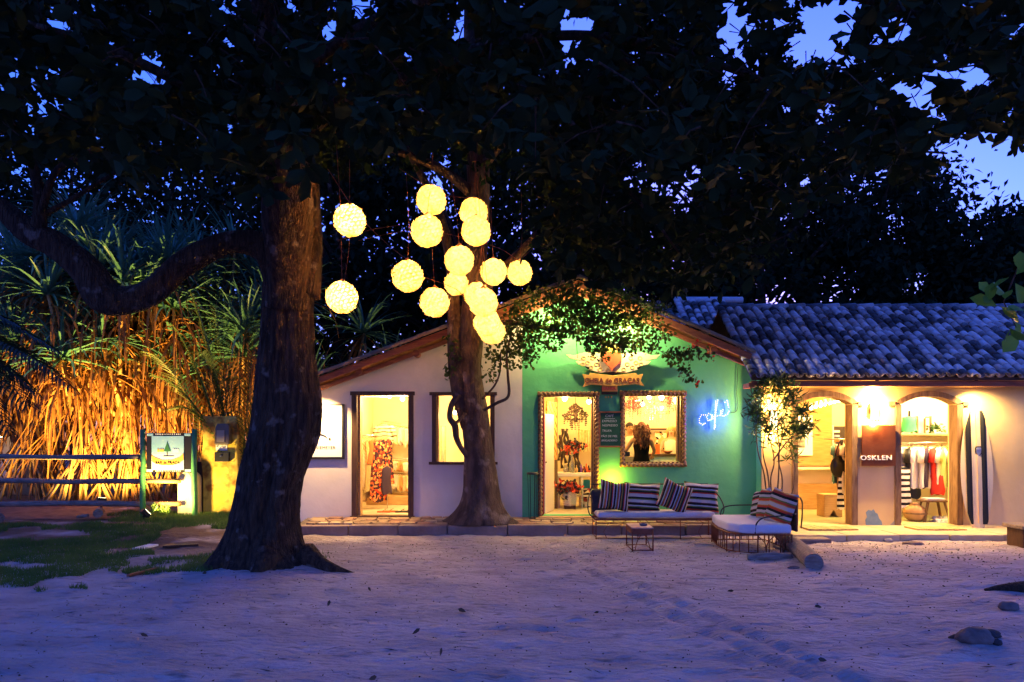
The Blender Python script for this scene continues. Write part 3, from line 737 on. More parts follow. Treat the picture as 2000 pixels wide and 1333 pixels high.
for p in tw[::4]:
    q = Vector(p) + Vector((random.uniform(-.5,.5), random.uniform(-.3,.3), random.uniform(.1,.5)))
    mb.tube([p, (Vector(p)+q)/2+Vector((0,0,.04)), q], [.004,.006,.009], 4, cap=False)
mb.build('twigs', bark1, bt, kind='stuff', recalc=False)
# a hanging spray of bright leaves at the edge of the canopy
sp = empty('leafy_spray', P(2010,480,6.4), 'spray of bright round leaves hanging beside the tiled roof', 'branch')
mb = MB()
pA = [P(2030,430,6.4),P(1990,520,6.4),P(1960,590,6.35),P(1985,640,6.3)]
mb.tube(pA, [.012,.008,.006,.004], 6).build('twig', bark2, sp)
bb, dd = [], []
for cx, cy in ((1925,565),(1945,590),(1970,575),(1990,545),(1975,645),(1990,655),(1960,600),(1995,600),(1930,590),(1985,520)):
    for q in range(2):
        bb.append(P(cx+random.uniform(-10,10), cy+random.uniform(-10,10), 6.3+random.uniform(-.12,.12))); dd.append((random.uniform(-1,1), random.uniform(-.3,.3), random.uniform(-.8,.9)))
v, f = leaf_cloud(np.array(bb), np.array(dd), .19, .62, 'hex', .08)
for i in range(len(bb)):
    vv = v[i*8:(i+1)*8]; ff = f[i*6:(i+1)*6]-i*8
    leaf_obj('leaf', vv, ff, leaf_g, sp)

# ================================================================== second tree by the facade
t2 = empty('slender_tree', (PX(935,12.05), 12.05, .2), 'pale barked twin-stemmed tree growing through the pavement between window and green wall', 'tree')
Y2 = 12.02
mb = MB()
def out_tree(rows, seed, NS=36, base_z=.2):
    sec = spline([(l+r, py, r-l) for py, l, r in rows], 6); mb = MB()
    for cx, py, w2 in sec:
        c = P(cx/2, py, Y2); r = w2/2/F*Y2; base = smooth(.75,.2,c.z)
        for k in range(NS):
            th = 2*math.pi*k/NS
            rr = 1 + .09*noise.noise((math.cos(th)*1.5+seed, math.sin(th)*1.5, c.z*1.3)) + .04*noise.noise((math.cos(th)*6, math.sin(th)*6+seed, c.z*2.5)) + base*.18*max(0,math.cos(4*th+.9))
            mb.v.append((c.x+r*rr*math.cos(th), min(c.y+min(r,.3+.1*base)*rr*math.sin(th), WY-.03), c.z))
    m = len(sec)
    for i in range(m-1):
        for k in range(NS):
            a = i*NS+k; b = i*NS+(k+1)%NS; mb.f.append((a,b,b+NS,a+NS))
    mb.f.append(tuple(range(NS))[::-1]); mb.f.append(tuple((m-1)*NS+k for k in range(NS)))
    return mb
out_tree([(1022,868,1005),(1010,884,990),(990,896,981),(960,903,976),(920,906,969),(880,906,962),(840,903,957),(800,899,952),(760,896,945),(720,894,941),(680,895,943),(640,898,945),(600,902,946),(560,906,948),(500,910,951),(430,913,955),(350,912,956),(250,908,950),(150,905,945),(0,905,940),(-150,905,930)], 2).build('trunk', bark2, t2, smooth=True)
mb = MB(); limb(mb, [to_p(915,835,Y2,14),to_p(903,780,Y2-.05,17),to_p(893,720,Y2-.05,16),to_p(889,660,Y2,15),to_p(886,600,Y2,13),to_p(878,500,Y2,11),to_p(850,400,Y2,9),to_p(800,300,Y2,6),to_p(740,200,Y2,3)], 12, 6, .2, 3); mb.build('stem', bark2, t2, smooth=True)
mb = MB(); limb(mb, [to_p(897,772,11.8,6),to_p(883,788,11.75,6),to_p(878,815,11.72,6),to_p(888,832,11.7,7),to_p(891,855,11.7,6),to_p(900,875,11.72,5),to_p(912,890,11.8,6)], 8, 6, .3, 1); mb.build('woody_vine', bark2, t2, smooth=True)
mb = MB(); limb(mb, [to_p(888,830,11.7,4),to_p(900,818,11.72,3.5),to_p(910,808,11.78,3)], 6); mb.build('woody_vine', bark2, t2, smooth=True)
for pts in ([to_p(945,802,11.8,3),to_p(970,788,11.75,3),to_p(993,774,11.7,3),to_p(992,735,11.7,2.6),to_p(990,690,11.7,2.2),to_p(1000,650,11.7,2)],
            [to_p(942,780,11.8,2.4),to_p(965,755,11.75,2),to_p(976,728,11.7,1.8),to_p(978,690,11.7,1.5)],
            [to_p(948,560,12,11),to_p(1010,500,11.9,9),to_p(1090,420,11.7,7),to_p(1200,330,11.5,5)],
            [to_p(925,380,12,12),to_p(860,330,11.7,9),to_p(760,290,11.3,7),to_p(660,260,11,4)],
            [to_p(930,340,12,12),to_p(1000,260,11.7,9),to_p(1100,210,11.4,6),to_p(1260,160,11.1,4)],
            [to_p(945,640,11.95,7),to_p(990,630,11.8,5),to_p(1050,640,11.75,4),to_p(1120,650,11.75,3)]):
    mb = MB(); limb(mb, pts, 8, 6, .15, 2); mb.build('branch', bark2, t2, smooth=True)
# its crown above the lanterns
N = 1500; tw2 = np.stack([rng.uniform(-4.5,5.0,N*3), rng.uniform(10.6,13.6,N*3), rng.uniform(4.6,10.5,N*3)],1)
px = 1000+tw2[:,0]/tw2[:,1]*F; py = HZ-(tw2[:,2]-EYE)/tw2[:,1]*F
tw2 = tw2[(py < np.interp(px, [500,640,760,1000,1100,1500], [380,330,320,360,500,540])) & (py > -150)]; tw2 = tw2[gap_keep(tw2)][:N]
base = np.repeat(tw2, 10, 0)+rng.normal(scale=.13, size=(len(tw2)*10,3)); d = rng.normal(size=base.shape); d[:,2] -= .5
v1, f1 = leaf_cloud(base, d, .15, .6, 'diamond', .1); kp = gap_keep(base, .95, .85)
v1 = v1.reshape(-1,4,3)[kp].reshape(-1,3); f1 = f1[:kp.sum()]
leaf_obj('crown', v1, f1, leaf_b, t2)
leaf_obj('ivy', *leaf_cloud(np.array([P(random.uniform(868,896), random.uniform(650,745), 11.85+random.uniform(-.1,.1)) for _ in range(60)]), rng.normal(size=(60,3))+np.array([-.4,-.3,-.6]), .085, .8, 'hex', .1), leaf_v, t2)

# ================================================================== bougainvillea over the green gable
bo = empty('bougainvillea', P(1010,655,11.7), 'leafy climber with red flowers hanging over the winged cafe sign', 'climber')
cl = []
def blob(cx, cy, rx, ry, n, Y=11.75, dy=.22):
    for _ in range(n):
        a, r = random.uniform(0,6.283), math.sqrt(random.random())
        cl.append(P(cx+rx*r*math.cos(a), cy+ry*r*math.sin(a), Y+random.uniform(-dy,dy)))
for a in ((1080,600,90,40,260),(1160,590,90,45,320),(1010,650,55,35,150),(1060,655,50,28,120),(1190,640,70,35,260),(1130,620,60,40,160),(1250,610,50,32,130),(985,690,35,28,70),(1030,695,22,16,30),(1165,672,26,18,60),(1225,668,40,18,90),(1172,698,12,12,8,11.6,.05),(1268,670,16,14,30),(1290,650,22,16,26),(960,730,14,14,12),(1005,710,12,10,10)): blob(*a)
for a, b, n in (((1290,688),(1320,690),14),((1320,690),(1388,692),34),((1305,692),(1322,712),14),((1322,712),(1350,738),16),((1350,738),(1362,748),6),((1355,682),(1330,690),8)):
    for _ in range(n):
        t = random.random(); cl.append(P(a[0]+(b[0]-a[0])*t+random.uniform(-5,5), a[1]+(b[1]-a[1])*t+random.uniform(-5,5), 11.85+random.uniform(-.05,.05)))
cl = np.array(cl); d = rng.normal(size=cl.shape)+np.array([0,-.2,-.5])
base = np.repeat(cl, 3, 0)+rng.normal(scale=.045, size=(len(cl)*3,3)); d = rng.normal(size=base.shape)+np.array([0,-.2,-.6])
leaf_obj('foliage', *leaf_cloud(base, d, .075, .72, 'hex', .1), leaf_v, bo)
flower = mat('red_bract', (.60,.02,.02), (.75,.06,.03), 5, .6, trans=.3)
fl = [P(x_+random.uniform(-7,7), y_+random.uniform(-6,6), 11.75+random.uniform(-.05,.05)) for x_, y_, n in ((1352,674,9),(1362,671,7),(1390,698,5),(1358,750,6),(1110,590,6),(1375,676,3),(1180,670,3)) for _ in range(n)]
leaf_obj('flowers', *leaf_cloud(np.array(fl), rng.normal(size=(len(fl),3)), .05, .8, 'hex', .1), flower, bo, kind='stuff')
mb = MB()
for pts in ([(960,660),(1010,640),(1080,625),(1160,630),(1230,650),(1290,686),(1340,692),(1390,694)], [(1290,686),(1320,708),(1345,735),(1362,750)], [(1060,690),(1085,655),(1120,625),(1160,590)], [(1030,705),(1065,675),(1100,650),(1130,600)], [(1000,700),(1020,660),(1040,620)], [(1125,650),(1128,700)], [(1010,640),(990,690)], [(1000,600),(1080,580),(1180,570),(1260,585)]):
    q = spline([P(a, b, 11.85)[:] for a, b in pts], 4); mb.tube(q, [.009-.006*i/len(q) for i in range(len(q))], 5)
mb.build('stems', bark2, bo, smooth=True)
trunk = MB(); limb(trunk, [(PX(1000,12.3),12.3,.2,.02),(PX(1003,12.28),12.28,1.5,.02),(PX(1000,12.2),12.2,2.8,.018),(PX(960,11.9),11.9,3.35,.014)], 7); 

# ================================================================== trees behind the roofs
def back_tree(x, y, h, rx, seed, n=9000, trunk_r=.22, z0=2.5, size=.30):
    rs = np.random.default_rng(seed); random.seed(seed)
    t = empty('forest_tree', (x, y, 0), 'tall dark broadleaf tree standing behind the shop roofs', 'tree', 'dark trees behind the roofs')
    mb = MB(); top = Vector((x+random.uniform(-.8,.8), y, h*.8))
    limb(mb, [(x,y,0,trunk_r),(x+random.uniform(-.2,.2),y,h*.25,trunk_r*.8),(x+random.uniform(-.5,.5),y,h*.5,trunk_r*.6),(*top,trunk_r*.25)], 10, 5, .15, seed)
    mb.build('trunk', bark1, t, smooth=True)
    mb = MB(); cs = []
    for k in range(16):
        zz = random.uniform(h*.28, h*.8); a = random.uniform(0,6.28); L = rx*random.uniform(.5,1.0)
        s_ = Vector((x, y, zz*.85)); e = Vector((x+math.cos(a)*L, y+math.sin(a)*L*.6, zz+random.uniform(.2,1.4)))
        limb(mb, [(*s_,.07),(*((s_+e)/2+Vector((0,0,.25))),.05),(*e,.015)], 6, 4, .1, k); cs.append(e)
    mb.build('limbs', bark1, t, smooth=True, recalc=False)
    cl = []
    for _ in range(110):
        zz = rs.uniform(z0, h); f_ = math.sin(math.pi*min(1, max(.02,(zz-z0)/(h-z0)))**.8)**.6
        a = rs.uniform(0,6.28); r = math.sqrt(rs.random())*rx*max(.35,f_); cl.append((x+r*math.cos(a), y+r*math.sin(a)*.55, zz))
    cl = np.array(cl + [tuple(e) for e in cs]); cl = cl[gap_keep(cl, .75, .75)]
    idx = rs.integers(0, len(cl), n); base = cl[idx] + rs.normal(scale=.42, size=(n,3))*np.array([1,1,.8])
    base = base[gap_keep(base, .72, .9)]
    d = rs.normal(size=base.shape); d[:,2] -= .3
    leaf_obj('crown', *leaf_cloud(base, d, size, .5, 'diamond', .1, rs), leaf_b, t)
for i, (px, y, h, rx) in enumerate(((-80,24,13,4.5),(150,27,15,4.5),(330,23,13.5,4.0),(520,26,15,4.2),(650,21,12,3.6),(770,25,15,4.2),(900,21,13,3.6),(1030,26,15,4.4),(1160,22,13,3.8),(1290,27,15.5,4.4),(1400,23,13,3.8),(1510,21,11.5,3.4),(1600,25,13,4.0),(1700,22,10.5,3.4),(1800,26,12,4.0),(1880,22,8.2,3.0),(1980,25,9.5,3.8),(2090,22,10,3.4))):
    back_tree(PX(px, y), y, h, rx, 40+i)
random.seed(11)

# ================================================================== pandanus grove
def strap(mb, p, d, L, wd, droop, kink=.6, seg=6):
    """one long folded strap leaf"""
    p = Vector(p); d = Vector(d).normalized(); side = d.cross(Vector((0,0,1)))
    side = side.normalized() if side.length > 1e-3 else Vector((1,0,0))
    b = len(mb.v); cur = p.copy(); dirv = d.copy()
    for i in range(seg+1):
        t = i/seg; w_ = wd*(1-.85*t**2.2) * (.7+.3*min(1,t*5)); nrm = side.cross(dirv)
        mb.v += [tuple(cur-side*w_/2+nrm*w_*.22), tuple(cur), tuple(cur+side*w_/2+nrm*w_*.22)]
        cur = cur + dirv*(L/seg)
        bend = droop*(2.2 if t > kink else .55)/seg
        dirv = (dirv + Vector((0,0,-1))*bend).normalized()
    for i in range(seg):
        a = b+i*3; mb.f += [(a,a+1,a+4,a+3), (a+1,a+2,a+5,a+4)]
PLAB = {0: 'pandanus with golden stilt roots between the veranda posts and the floodlight', 1: 'pandanus whose stilt roots fan out brightest right behind the floodlight', 2: 'pandanus standing between the floodlight and the bar sign', 3: 'pandanus rising directly behind the painted bar sign', 4: 'pandanus behind the yellow meter pillar and feather palm',
 5: 'tall pandanus in the second row behind the floodlit stilt roots', 6: 'tall pandanus in the second row towards the veranda house', 7: 'tall pandanus in the second row behind the bar sign', 8: 'pandanus beside the veranda house at the end of the grove', 20: 'low dim pandanus peeping over the white shop verge'}
def pandanus(px, Y, h, seed, heads=11, roots=26, spread=1.9, label_i=0):
    random.seed(seed); x = PX(px, Y); z0 = gz(x, Y)
    t = empty('pandanus_tree', (x, Y, z0), PLAB[seed-70], 'tree', 'pandanus grove behind the fence')
    green, dry, rt, st = MB(), MB(), MB(), MB()
    fork = Vector((x+random.uniform(-.2,.2), Y, z0+h*.30)); limb(st, [(x,Y,z0+.3,.07),(x,Y,z0+h*.15,.085),(*fork,.07)], 8, 4, .2, seed)
    for k in range(heads):
        a = random.uniform(0,6.283); r = math.sqrt(random.random())*spread; zz = z0 + h*random.uniform(.52,1.0)*(1-.15*r/spread)
        hd = Vector((x+r*math.cos(a), Y+r*.7*math.sin(a), zz))
        md = (fork+hd)/2 + Vector((random.uniform(-.15,.15),0,-.15))
        limb(st, [(*fork,.05),(*md,.042),(*hd,.036)], 7, 5, .3, k)
        for j in range(54):
            b = random.uniform(0,6.283); el = random.uniform(-.25,1.25)
            d = Vector((math.cos(b)*math.cos(el), math.sin(b)*math.cos(el), math.sin(el)))
            strap(green, hd+d*.06, d, random.uniform(.8,1.45), random.uniform(.055,.09), random.uniform(.5,1.6), random.uniform(.45,.75))
        for j in range(30):                               # skirt of dead leaves
            b = random.uniform(0,6.283); u = random.random()**1.5; o = hd.lerp(md, u)
            d = Vector((math.cos(b)*.8, math.sin(b)*.8, random.uniform(-1.2,.15)))
            strap(dry, o+d*.05, d, random.uniform(.8,1.8), random.uniform(.05,.085), random.uniform(1.4,3.4), .2)
    for k in range(roots):                                # stilt roots
        a = random.uniform(0,6.283); r = random.uniform(.3,1.15); zt = z0+h*random.uniform(.12,.36)
        e = Vector((x+r*math.cos(a), Y+r*math.sin(a)*.8, gz(x+r*math.cos(a), Y)-.02)); s_ = Vector((x+.08*math.cos(a), Y+.08*math.sin(a), zt))
        rt.tube([s_, s_.lerp(e,.5)+Vector((0,0,.06)), e], [.018,.022,.024], 6)
    for k in range(46):                                   # dry leaves caught on the roots and stems, hanging straight
        a = random.uniform(0,6.283); r = random.uniform(.1,1.3); zt = z0+h*random.uniform(.18,.48)
        strap(dry, (x+r*.7*math.cos(a), Y+r*.5*math.sin(a), zt), (math.cos(a)*.6+random.uniform(-.6,.6), math.sin(a)*.3-.1, -1), random.uniform(1.0,2.2), random.uniform(.045,.08), .6, .5)
    st.build('trunk', pand_root, t, smooth=True, recalc=False); rt.build('stilt_roots', pand_root, t, smooth=True, recalc=False)
    green.build('crown', pand, t, recalc=False); dry.build('dead_leaves', pand_dry, t, recalc=False)
for i, (px, Y, h, hd, sp_) in enumerate(((60,16.8,6.3,13,1.8),(165,15.9,6.4,14,1.7),(255,16.2,6.2,13,1.6),(350,16.6,6.6,14,1.8),(455,17.2,6.0,12,1.7),(215,18.4,7.3,13,2.2),(90,18.9,7.0,13,2.4),(400,18.8,7.2,12,2.2),(-70,17.5,6.2,10,1.9))):
    pandanus(px, Y, h, 70+i, hd+4, 30, sp_)
pandanus(690, 17.6, 4.6, 90, 7, 8, 1.3)
random.seed(5)

# ================================================================== feather palms
def frond(mb, mr, base, tip, arch_, n=34, ll=.5, hang=.4, wd=.028):
    base, tip = Vector(base), Vector(tip); mid = (base+tip)/2 + Vector((0,0,arch_))
    pts = [base*(1-t)**2+mid*2*t*(1-t)+tip*t*t for t in [i/16 for i in range(17)]]
    mr.tube(pts, [.016-.012*i/16 for i in range(17)], 5)
    for i in range(n):
        t = .14+.86*i/n; p = base*(1-t)**2+mid*2*t*(1-t)+tip*t*t; d = ((mid-base)*(1-t)+(tip-mid)*t).normalized()
        side = d.cross(Vector((0,0,1))).normalized(); L = ll*math.sin(math.pi*(.12+.82*t))**.6
        for s_ in (-1,1):
            dv = (side*s_*.85 + d*.6 + Vector((0,0,random.uniform(-.1,.15)))).normalized()
            strap(mb, p, dv, L*random.uniform(.85,1.1), wd, hang*random.uniform(.7,1.5), .3, 4)
pm = empty('areca_palm', P(458,1000,14.1), 'feather palm arching over the yellow meter pillar', 'palm')
lf, rc = MB(), MB()
b0 = P(462,990,14.2)
for tx, ty, ar, Y in ((300,735,1.0,13.7),(340,640,1.0,13.9),(375,575,.7,14.0),(420,600,.6,14.4),(290,690,1.2,14.6),(470,585,.5,14.5),(500,640,.7,14.0),(395,690,1.1,13.6),(440,740,1.0,13.7),(520,720,.8,14.3),(330,800,1.2,13.9)):
    e = P(tx, ty, Y); frond(lf, rc, b0+Vector((random.uniform(-.15,.15),random.uniform(-.1,.1),random.uniform(0,.4))), e, ar, 40, .52, .6)
lf.build('leaflets', palm_leaf, pm, recalc=False); rc.build('fronds', palm_leaf, pm, smooth=True, recalc=False)
pd = empty('dark_palm', (PX(-260,10), 10, 0), 'unlit palm with drooping dark fronds beside the thatched veranda', 'palm')
lf, rc, tk = MB(), MB(), MB(); c0 = P(-215,640,10)
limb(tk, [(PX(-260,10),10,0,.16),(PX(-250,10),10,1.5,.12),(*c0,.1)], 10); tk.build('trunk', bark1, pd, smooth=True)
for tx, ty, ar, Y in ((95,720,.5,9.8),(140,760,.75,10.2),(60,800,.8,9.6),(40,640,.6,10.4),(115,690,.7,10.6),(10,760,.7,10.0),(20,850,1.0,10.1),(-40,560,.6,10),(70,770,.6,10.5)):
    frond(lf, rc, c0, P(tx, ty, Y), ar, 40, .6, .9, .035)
lf.build('leaflets', palm_shaded, pd, recalc=False); rc.build('fronds', palm_shaded, pd, smooth=True, recalc=False)

# ================================================================== oleander beside the arch
ol = empty('oleander_shrub', (PX(1520,11.75), 11.75, .1), 'slim leaved shrub with bare lower stems beside the arched doorway', 'shrub')
mb = MB(); tops = []
for pts in ([(1500,1000),(1493,930),(1480,880),(1478,830),(1490,780),(1500,745)], [(1506,1000),(1500,930),(1490,880),(1500,820),(1515,770),(1520,745)], [(1515,1000),(1520,940),(1522,880),(1520,830),(1540,790),(1550,770)],
            [(1522,1000),(1528,940),(1520,890),(1535,840),(1555,815),(1570,800)], [(1512,1000),(1505,940),(1512,900),(1500,850),(1480,815),(1468,800)], [(1530,1000),(1548,960),(1553,915),(1545,880),(1550,840),(1572,830)], [(1510,900),(1540,860),(1565,845),(1578,835)], [(1500,860),(1510,815),(1530,780),(1535,750)], [(1490,830),(1475,790),(1485,760)]):
    Yq = random.uniform(11.55,11.95); q = spline([P(a, b, Yq)[:] for a, b in pts], 5); n = len(q)
    mb.tube(q, [.014-.010*i/n for i in range(n)], 6)
    for i in range(int(n*.5), n): tops.append(q[i])
    tops += [q[-1]]*3
mb.build('stems', mat('oleander_stem', (.10,.06,.03), (.16,.10,.05), 8, .8), ol, smooth=True)
tp = np.array(tops); base = np.repeat(tp, 15, 0)+rng.normal(scale=.05, size=(len(tp)*15,3)); d = rng.normal(size=base.shape)+np.array([0,-.1,.15])
leaf_obj('foliage', *leaf_cloud(base, d, .155, .17, 'diamond', .15), leaf_o, ol)

# ================================================================== grass
reg = []
def grass_ok(px, py):
    if py < 1003: return False
    if px < 470 and py < 1040 - 10*math.sin(px*.02): return not (px < 230 and py < 1024)
    edge = np.interp(px, [-400,0,60,130,200,250,285,300], [1160,1146,1142,1132,1115,1100,1082,1060])
    if px < 300 and 1058-(.05*px) < py < edge: return True
    if 255 < px < 430: return np.interp(px, [255,300,430], [1118,1096,1080]) < py < np.interp(px, [255,350,430], [1121,1118,1108])
    for cx, cy, r in ((150,1150,14),(228,1118,14),(318,1078,22),(62,1153,16),(630,1088,14)):
        if abs(px-cx) < r and abs(py-cy) < 4: return True
    return False
gvs = []; gfs = []
cnt = 0
while cnt < 42000:
    x_ = random.uniform(-11,-2.0); y_ = random.uniform(7.3,14.3); z_ = gz(x_, y_); a, b = px_of(x_, y_, z_); a += 45*noise.noise((x_*1.7, y_*1.7, 4)); b += 9*noise.noise((x_*2.3, y_*2.3, 6))
    if a < -60 or not grass_ok(a, b): continue
    if noise.noise((x_*2.2, y_*2.2, 9)) < random.uniform(-.55,-.05): continue
    h = random.uniform(.025,.075)*(1.3 if y_ > 12.8 else 1); t = random.uniform(0,6.283); k = len(gvs); dx, dy = math.cos(t)*.006, math.sin(t)*.006
    lx, ly = random.uniform(-.03,.03), random.uniform(-.03,.03)
    gvs += [(x_-dx,y_-dy,z_-.004),(x_+dx,y_+dy,z_-.004),(x_+lx,y_+ly,z_+h)]; gfs.append((k,k+1,k+2)); cnt += 1
np_obj('grass', gvs, gfs, grass_m, kind='stuff', label='short patchy lawn running up to the fence', cat='grass')
v, f = leaf_cloud(np.array([P(random.uniform(286,330), random.uniform(1000,1010), 13.25+random.uniform(-.1,.1)) for _ in range(90)]), rng.normal(size=(90,3))*np.array([.5,.4,.2])+np.array([0,0,1]), .2, .07, 'diamond', .2)
leaf_obj('grass_tuft', v, f, grass_m, label='taller bright grass tuft at the foot of the green sign post', cat='grass')
# ================================================================== fence, sign, pillars on the left
FY = 13.5
fz = gz(-7, FY)
fe = empty('rail_fence', (PX(140,FY), FY, fz), 'rustic three-rail wooden fence in front of the pandanus', 'fence')
for py, r in ((893,.050),(940,.052),(985,.055)):
    q = spline([(PX(a,FY), FY+random.uniform(-.02,.02), PZ(py,FY)+random.uniform(-.02,.02)) for a in (-160,-60,40,130,210,278)], 4)
    MB().tube(q, [r*random.uniform(.9,1.1) for _ in q], 9).build('rail', grey_wood, fe, smooth=True)
for py in (940,985):
    q = [(PX(a,FY+.03), FY+.03, PZ(py,FY)) for a in (284,320,352)]
    MB().tube(q, .045, 8).build('rail', pale_wood, fe, smooth=True)
for a in (-110,): MB().tube([(PX(a,FY+.08),FY+.08,fz-.05),(PX(a,FY+.08),FY+.08,1.35)], .07, 9).build('post', grey_wood, fe)
green_p = mat('green_painted_wood', (.05,.22,.07), (.09,.32,.11), 5, .6, .5, 25, stretch=(6,6,1))
SY = 13.35
sg = empty('bar_sign', (PX(328,SY), SY, fz), 'painted bar sign with a tree and houses between two green posts', 'sign')
for a in (279,380):
    q = [(PX(a,SY)+random.uniform(-.01,.01), SY, z) for z in (fz-.05,.6,1.1,PZ(839,SY))]
    MB().tube(q, [.055,.052,.05,.048], 9).build('post', green_p, sg, smooth=True)
def plate(name, a, b, c, d, m, par, y, th=.012):
    return MB().box(PX(a,y), PX(c,y), y, y+th, PZ(d,y), PZ(b,y)).build(name, m, par, bevel=.002)
sblack = mat('sign_black', (.012,.01,.01), rough=.5); skyb = mat('sign_blue', (.22,.45,.55), (.30,.52,.60), 4, .6); pale_b = mat('sign_pale', (.62,.68,.62), (.70,.75,.68), 5, .6)
orange = mat('sign_orange', (.75,.38,.05), (.82,.46,.08), 6, .6); dgreen = mat('sign_tree', (.03,.14,.05), rough=.6)
plate('board', 286, 846, 374, 923, sblack, sg, SY, .03)
for a, b in ((287,847),(360,847),(286,917),(361,917)): plate('corner', a, b, a+12, b+5, skyb, sg, SY-.006)
plate('sky_panel', 296, 852, 359, 886, skyb, sg, SY-.008); plate('ground_panel', 296, 886, 359, 918, pale_b, sg, SY-.009)
y = SY-.016
MB().prism([(PX(a,y),PZ(b,y)) for a, b in ((320,882),(333,882),(328,868),(326.5,863),(325,868))], y, y+.008).build('painted_tree', dgreen, sg)
MB().box(PX(325.5,y), PX(327,y), y, y+.006, PZ(890,y), PZ(882,y)).build('painted_trunk', dark_wood, sg)
MB().box(PX(319,y), PX(340,y), y+.002, y+.006, PZ(892,y), PZ(890.5,y)).build('painted_shadow', sblack, sg)
for i, a in enumerate((307,312,316,337,341,345)):
    MB().prism([(PX(p,y),PZ(q,y)) for p, q in ((a,883),(a+4,883),(a+4,879),(a+2,876.5),(a,879))], y+.001, y+.007).build('painted_house', (orange if i < 3 else white), sg)
MB().prism([(PX(a,y),PZ(b,y)) for a, b in ((296,889),(301,893),(316,899),(336,899),(351,893),(358,886),(358,899),(350,904),(337,909),(316,909),(302,905),(297,902))], y, y+.008).build('banner', orange, sg)
text('lettering', 'BAR da PRAÇA', .072, sblack, (PX(327,y), y-.003, PZ(904.5,y)), sg)
for py_ in (848.6,920):                       # rows of tiny white marks, too small to read
    for k, a_ in enumerate((304,307,310,313,316.5,320,323,326,329,332,336,340,344,347.5,351)):
        h_ = 1.3 if 4 < k < 10 else 2.6; MB().box(PX(a_,SY-.004), PX(a_+1.5,SY-.004), SY-.008, SY-.001, PZ(py_+h_/2,SY), PZ(py_-h_/2,SY)).build('white_mark', white, sg)
# rounded plaster gate stones
yellow_p = mat('yellow_plaster', (.60,.42,.05), (.66,.50,.10), 3, .9, .5, 14, c3=(.26,.12,.02), scale3=3.2, ramp3=(.48,.62))
pale_p = mat('pale_plaster', (.55,.47,.30), (.62,.55,.38), 4, .9, .4, 18)
def stone(px0, px1, top, Y, th, m, label, inset=None):
    a, b = PX(px0,Y), PX(px1,Y); zt = PZ(top,Y); r = (b-a)/2; c = (a+b)/2; z0 = gz(c,Y)-.05
    pts = [(a,z0),(b,z0)] + [(c+r*math.cos(t), zt-r+r*math.sin(t)) for t in [math.pi*i/12 for i in range(13)]]
    t = empty('gate_stone', (c, Y, z0), label, 'gate stone')
    MB().prism(pts, Y, Y+th).build('body', m, t, bevel=.02)
    if inset:
        k = .62; pts = [(c+(x-c)*k, zt-.1-(zt-.1-z)*.9 if z > z0+.1 else z0+.45) for x, z in pts]
        MB().prism(pts, Y-.012, Y+.02).build('panel', inset, t, bevel=.006)
stone(347,381,922,13.62,.3,pale_p,'pale round-topped gate stone behind the bar sign post', mat('panel_plaster', (.66,.55,.38), rough=.8))
stone(374,408,902,14.0,.22,mat('dark_plaster', (.05,.03,.02), (.09,.05,.03), 4, .9, .4, 18),'dark round-topped niche stone leaning at the yellow pillar')
MY = 13.9
mp = empty('meter_pillar', (PX(430,MY), MY, .1), 'flaking yellow plaster pillar carrying an electricity meter', 'pillar')
a = lambda p, q: (PX(p,MY), PZ(q,MY))
MB().prism([a(396,1012), a(464,1012), a(467,975), a(462,955), a(466,920), a(463,880), a(465,850), a(462,813), a(395,813), a(395,870), a(392,900), a(396,940)], MY, MY+.35).build('body', yellow_p, mp, bevel=.025)
meter = mat('meter_case', (.10,.075,.05), rough=.35, spec=.5)
MB().prism([a(424,868), a(452,868), a(453,833), a(449,828), a(430,828), a(426,834)], MY-.13, MY).build('meter_box', meter, mp, bevel=.01)
MB().box(*(PX(p,MY) for p in (429,444)), MY-.145, MY-.131, PZ(864,MY), PZ(841,MY)).build('meter_window', mat('meter_glass', (.30,.26,.2), rough=.15), mp)
MB().box(*(PX(p,MY) for p in (422,444)), MY-.012, MY, PZ(880.5,MY), PZ(869,MY)).build('number_plate', white, mp)
text('lettering', '263', .05, sblack, (PX(438,MY), MY-.015, PZ(874,MY)), mp, extrude=.001)
MB().box(*(PX(p,MY) for p in (422,450)), MY-.08, MY, PZ(902,MY), PZ(883,MY)).build('breaker_box', black, mp, bevel=.01)
MB().lathe([(.02,0),(.02,.02)], (PX(435,MY), MY-.09, PZ(892,MY)), 10).build('knob', metal, mp)
# floodlight lighting the pandanus and the one at the sign
def flood(name, px, py, Y, W, target, label, c, size=120, rad=.08):
    p = P(px, py, Y); t = empty(name, p, label, 'floodlight'); d = (Vector(target)-p).normalized(); s_ = d.orthogonal().normalized(); u = s_.cross(d)
    MB().obox(p, s_*.085, u*.06, d*.04).build('housing', black, t, bevel=.01)
    MB().obox(p+d*.043, s_*.07, u*.048, d*.002).build('lens', mat('flood_lens', (1,.8,.4), emit=(1,.72,.25), es=2), t)
    MB().bar(p-d*.05, (p.x, p.y, gz(p.x,p.y)-.03), .03, .03, up=(0,1,0)).build('stake', black, t)
    lamp('floodlight_beam', p+d*.075, W, c, rad, t, size, target, .4)
FLC = (1.0,.56,.12)
flood('floodlight', 198, 978, 14.1, 1150, P(200,560,16.4), 'small black floodlight on the soil glowing among the stilt roots', FLC, 140)
flood('sign_floodlight', 284, 1003, 12.9, 170, P(390,900,13.7), 'small ground floodlight at the foot of the green sign post', (1,.66,.18), 120)
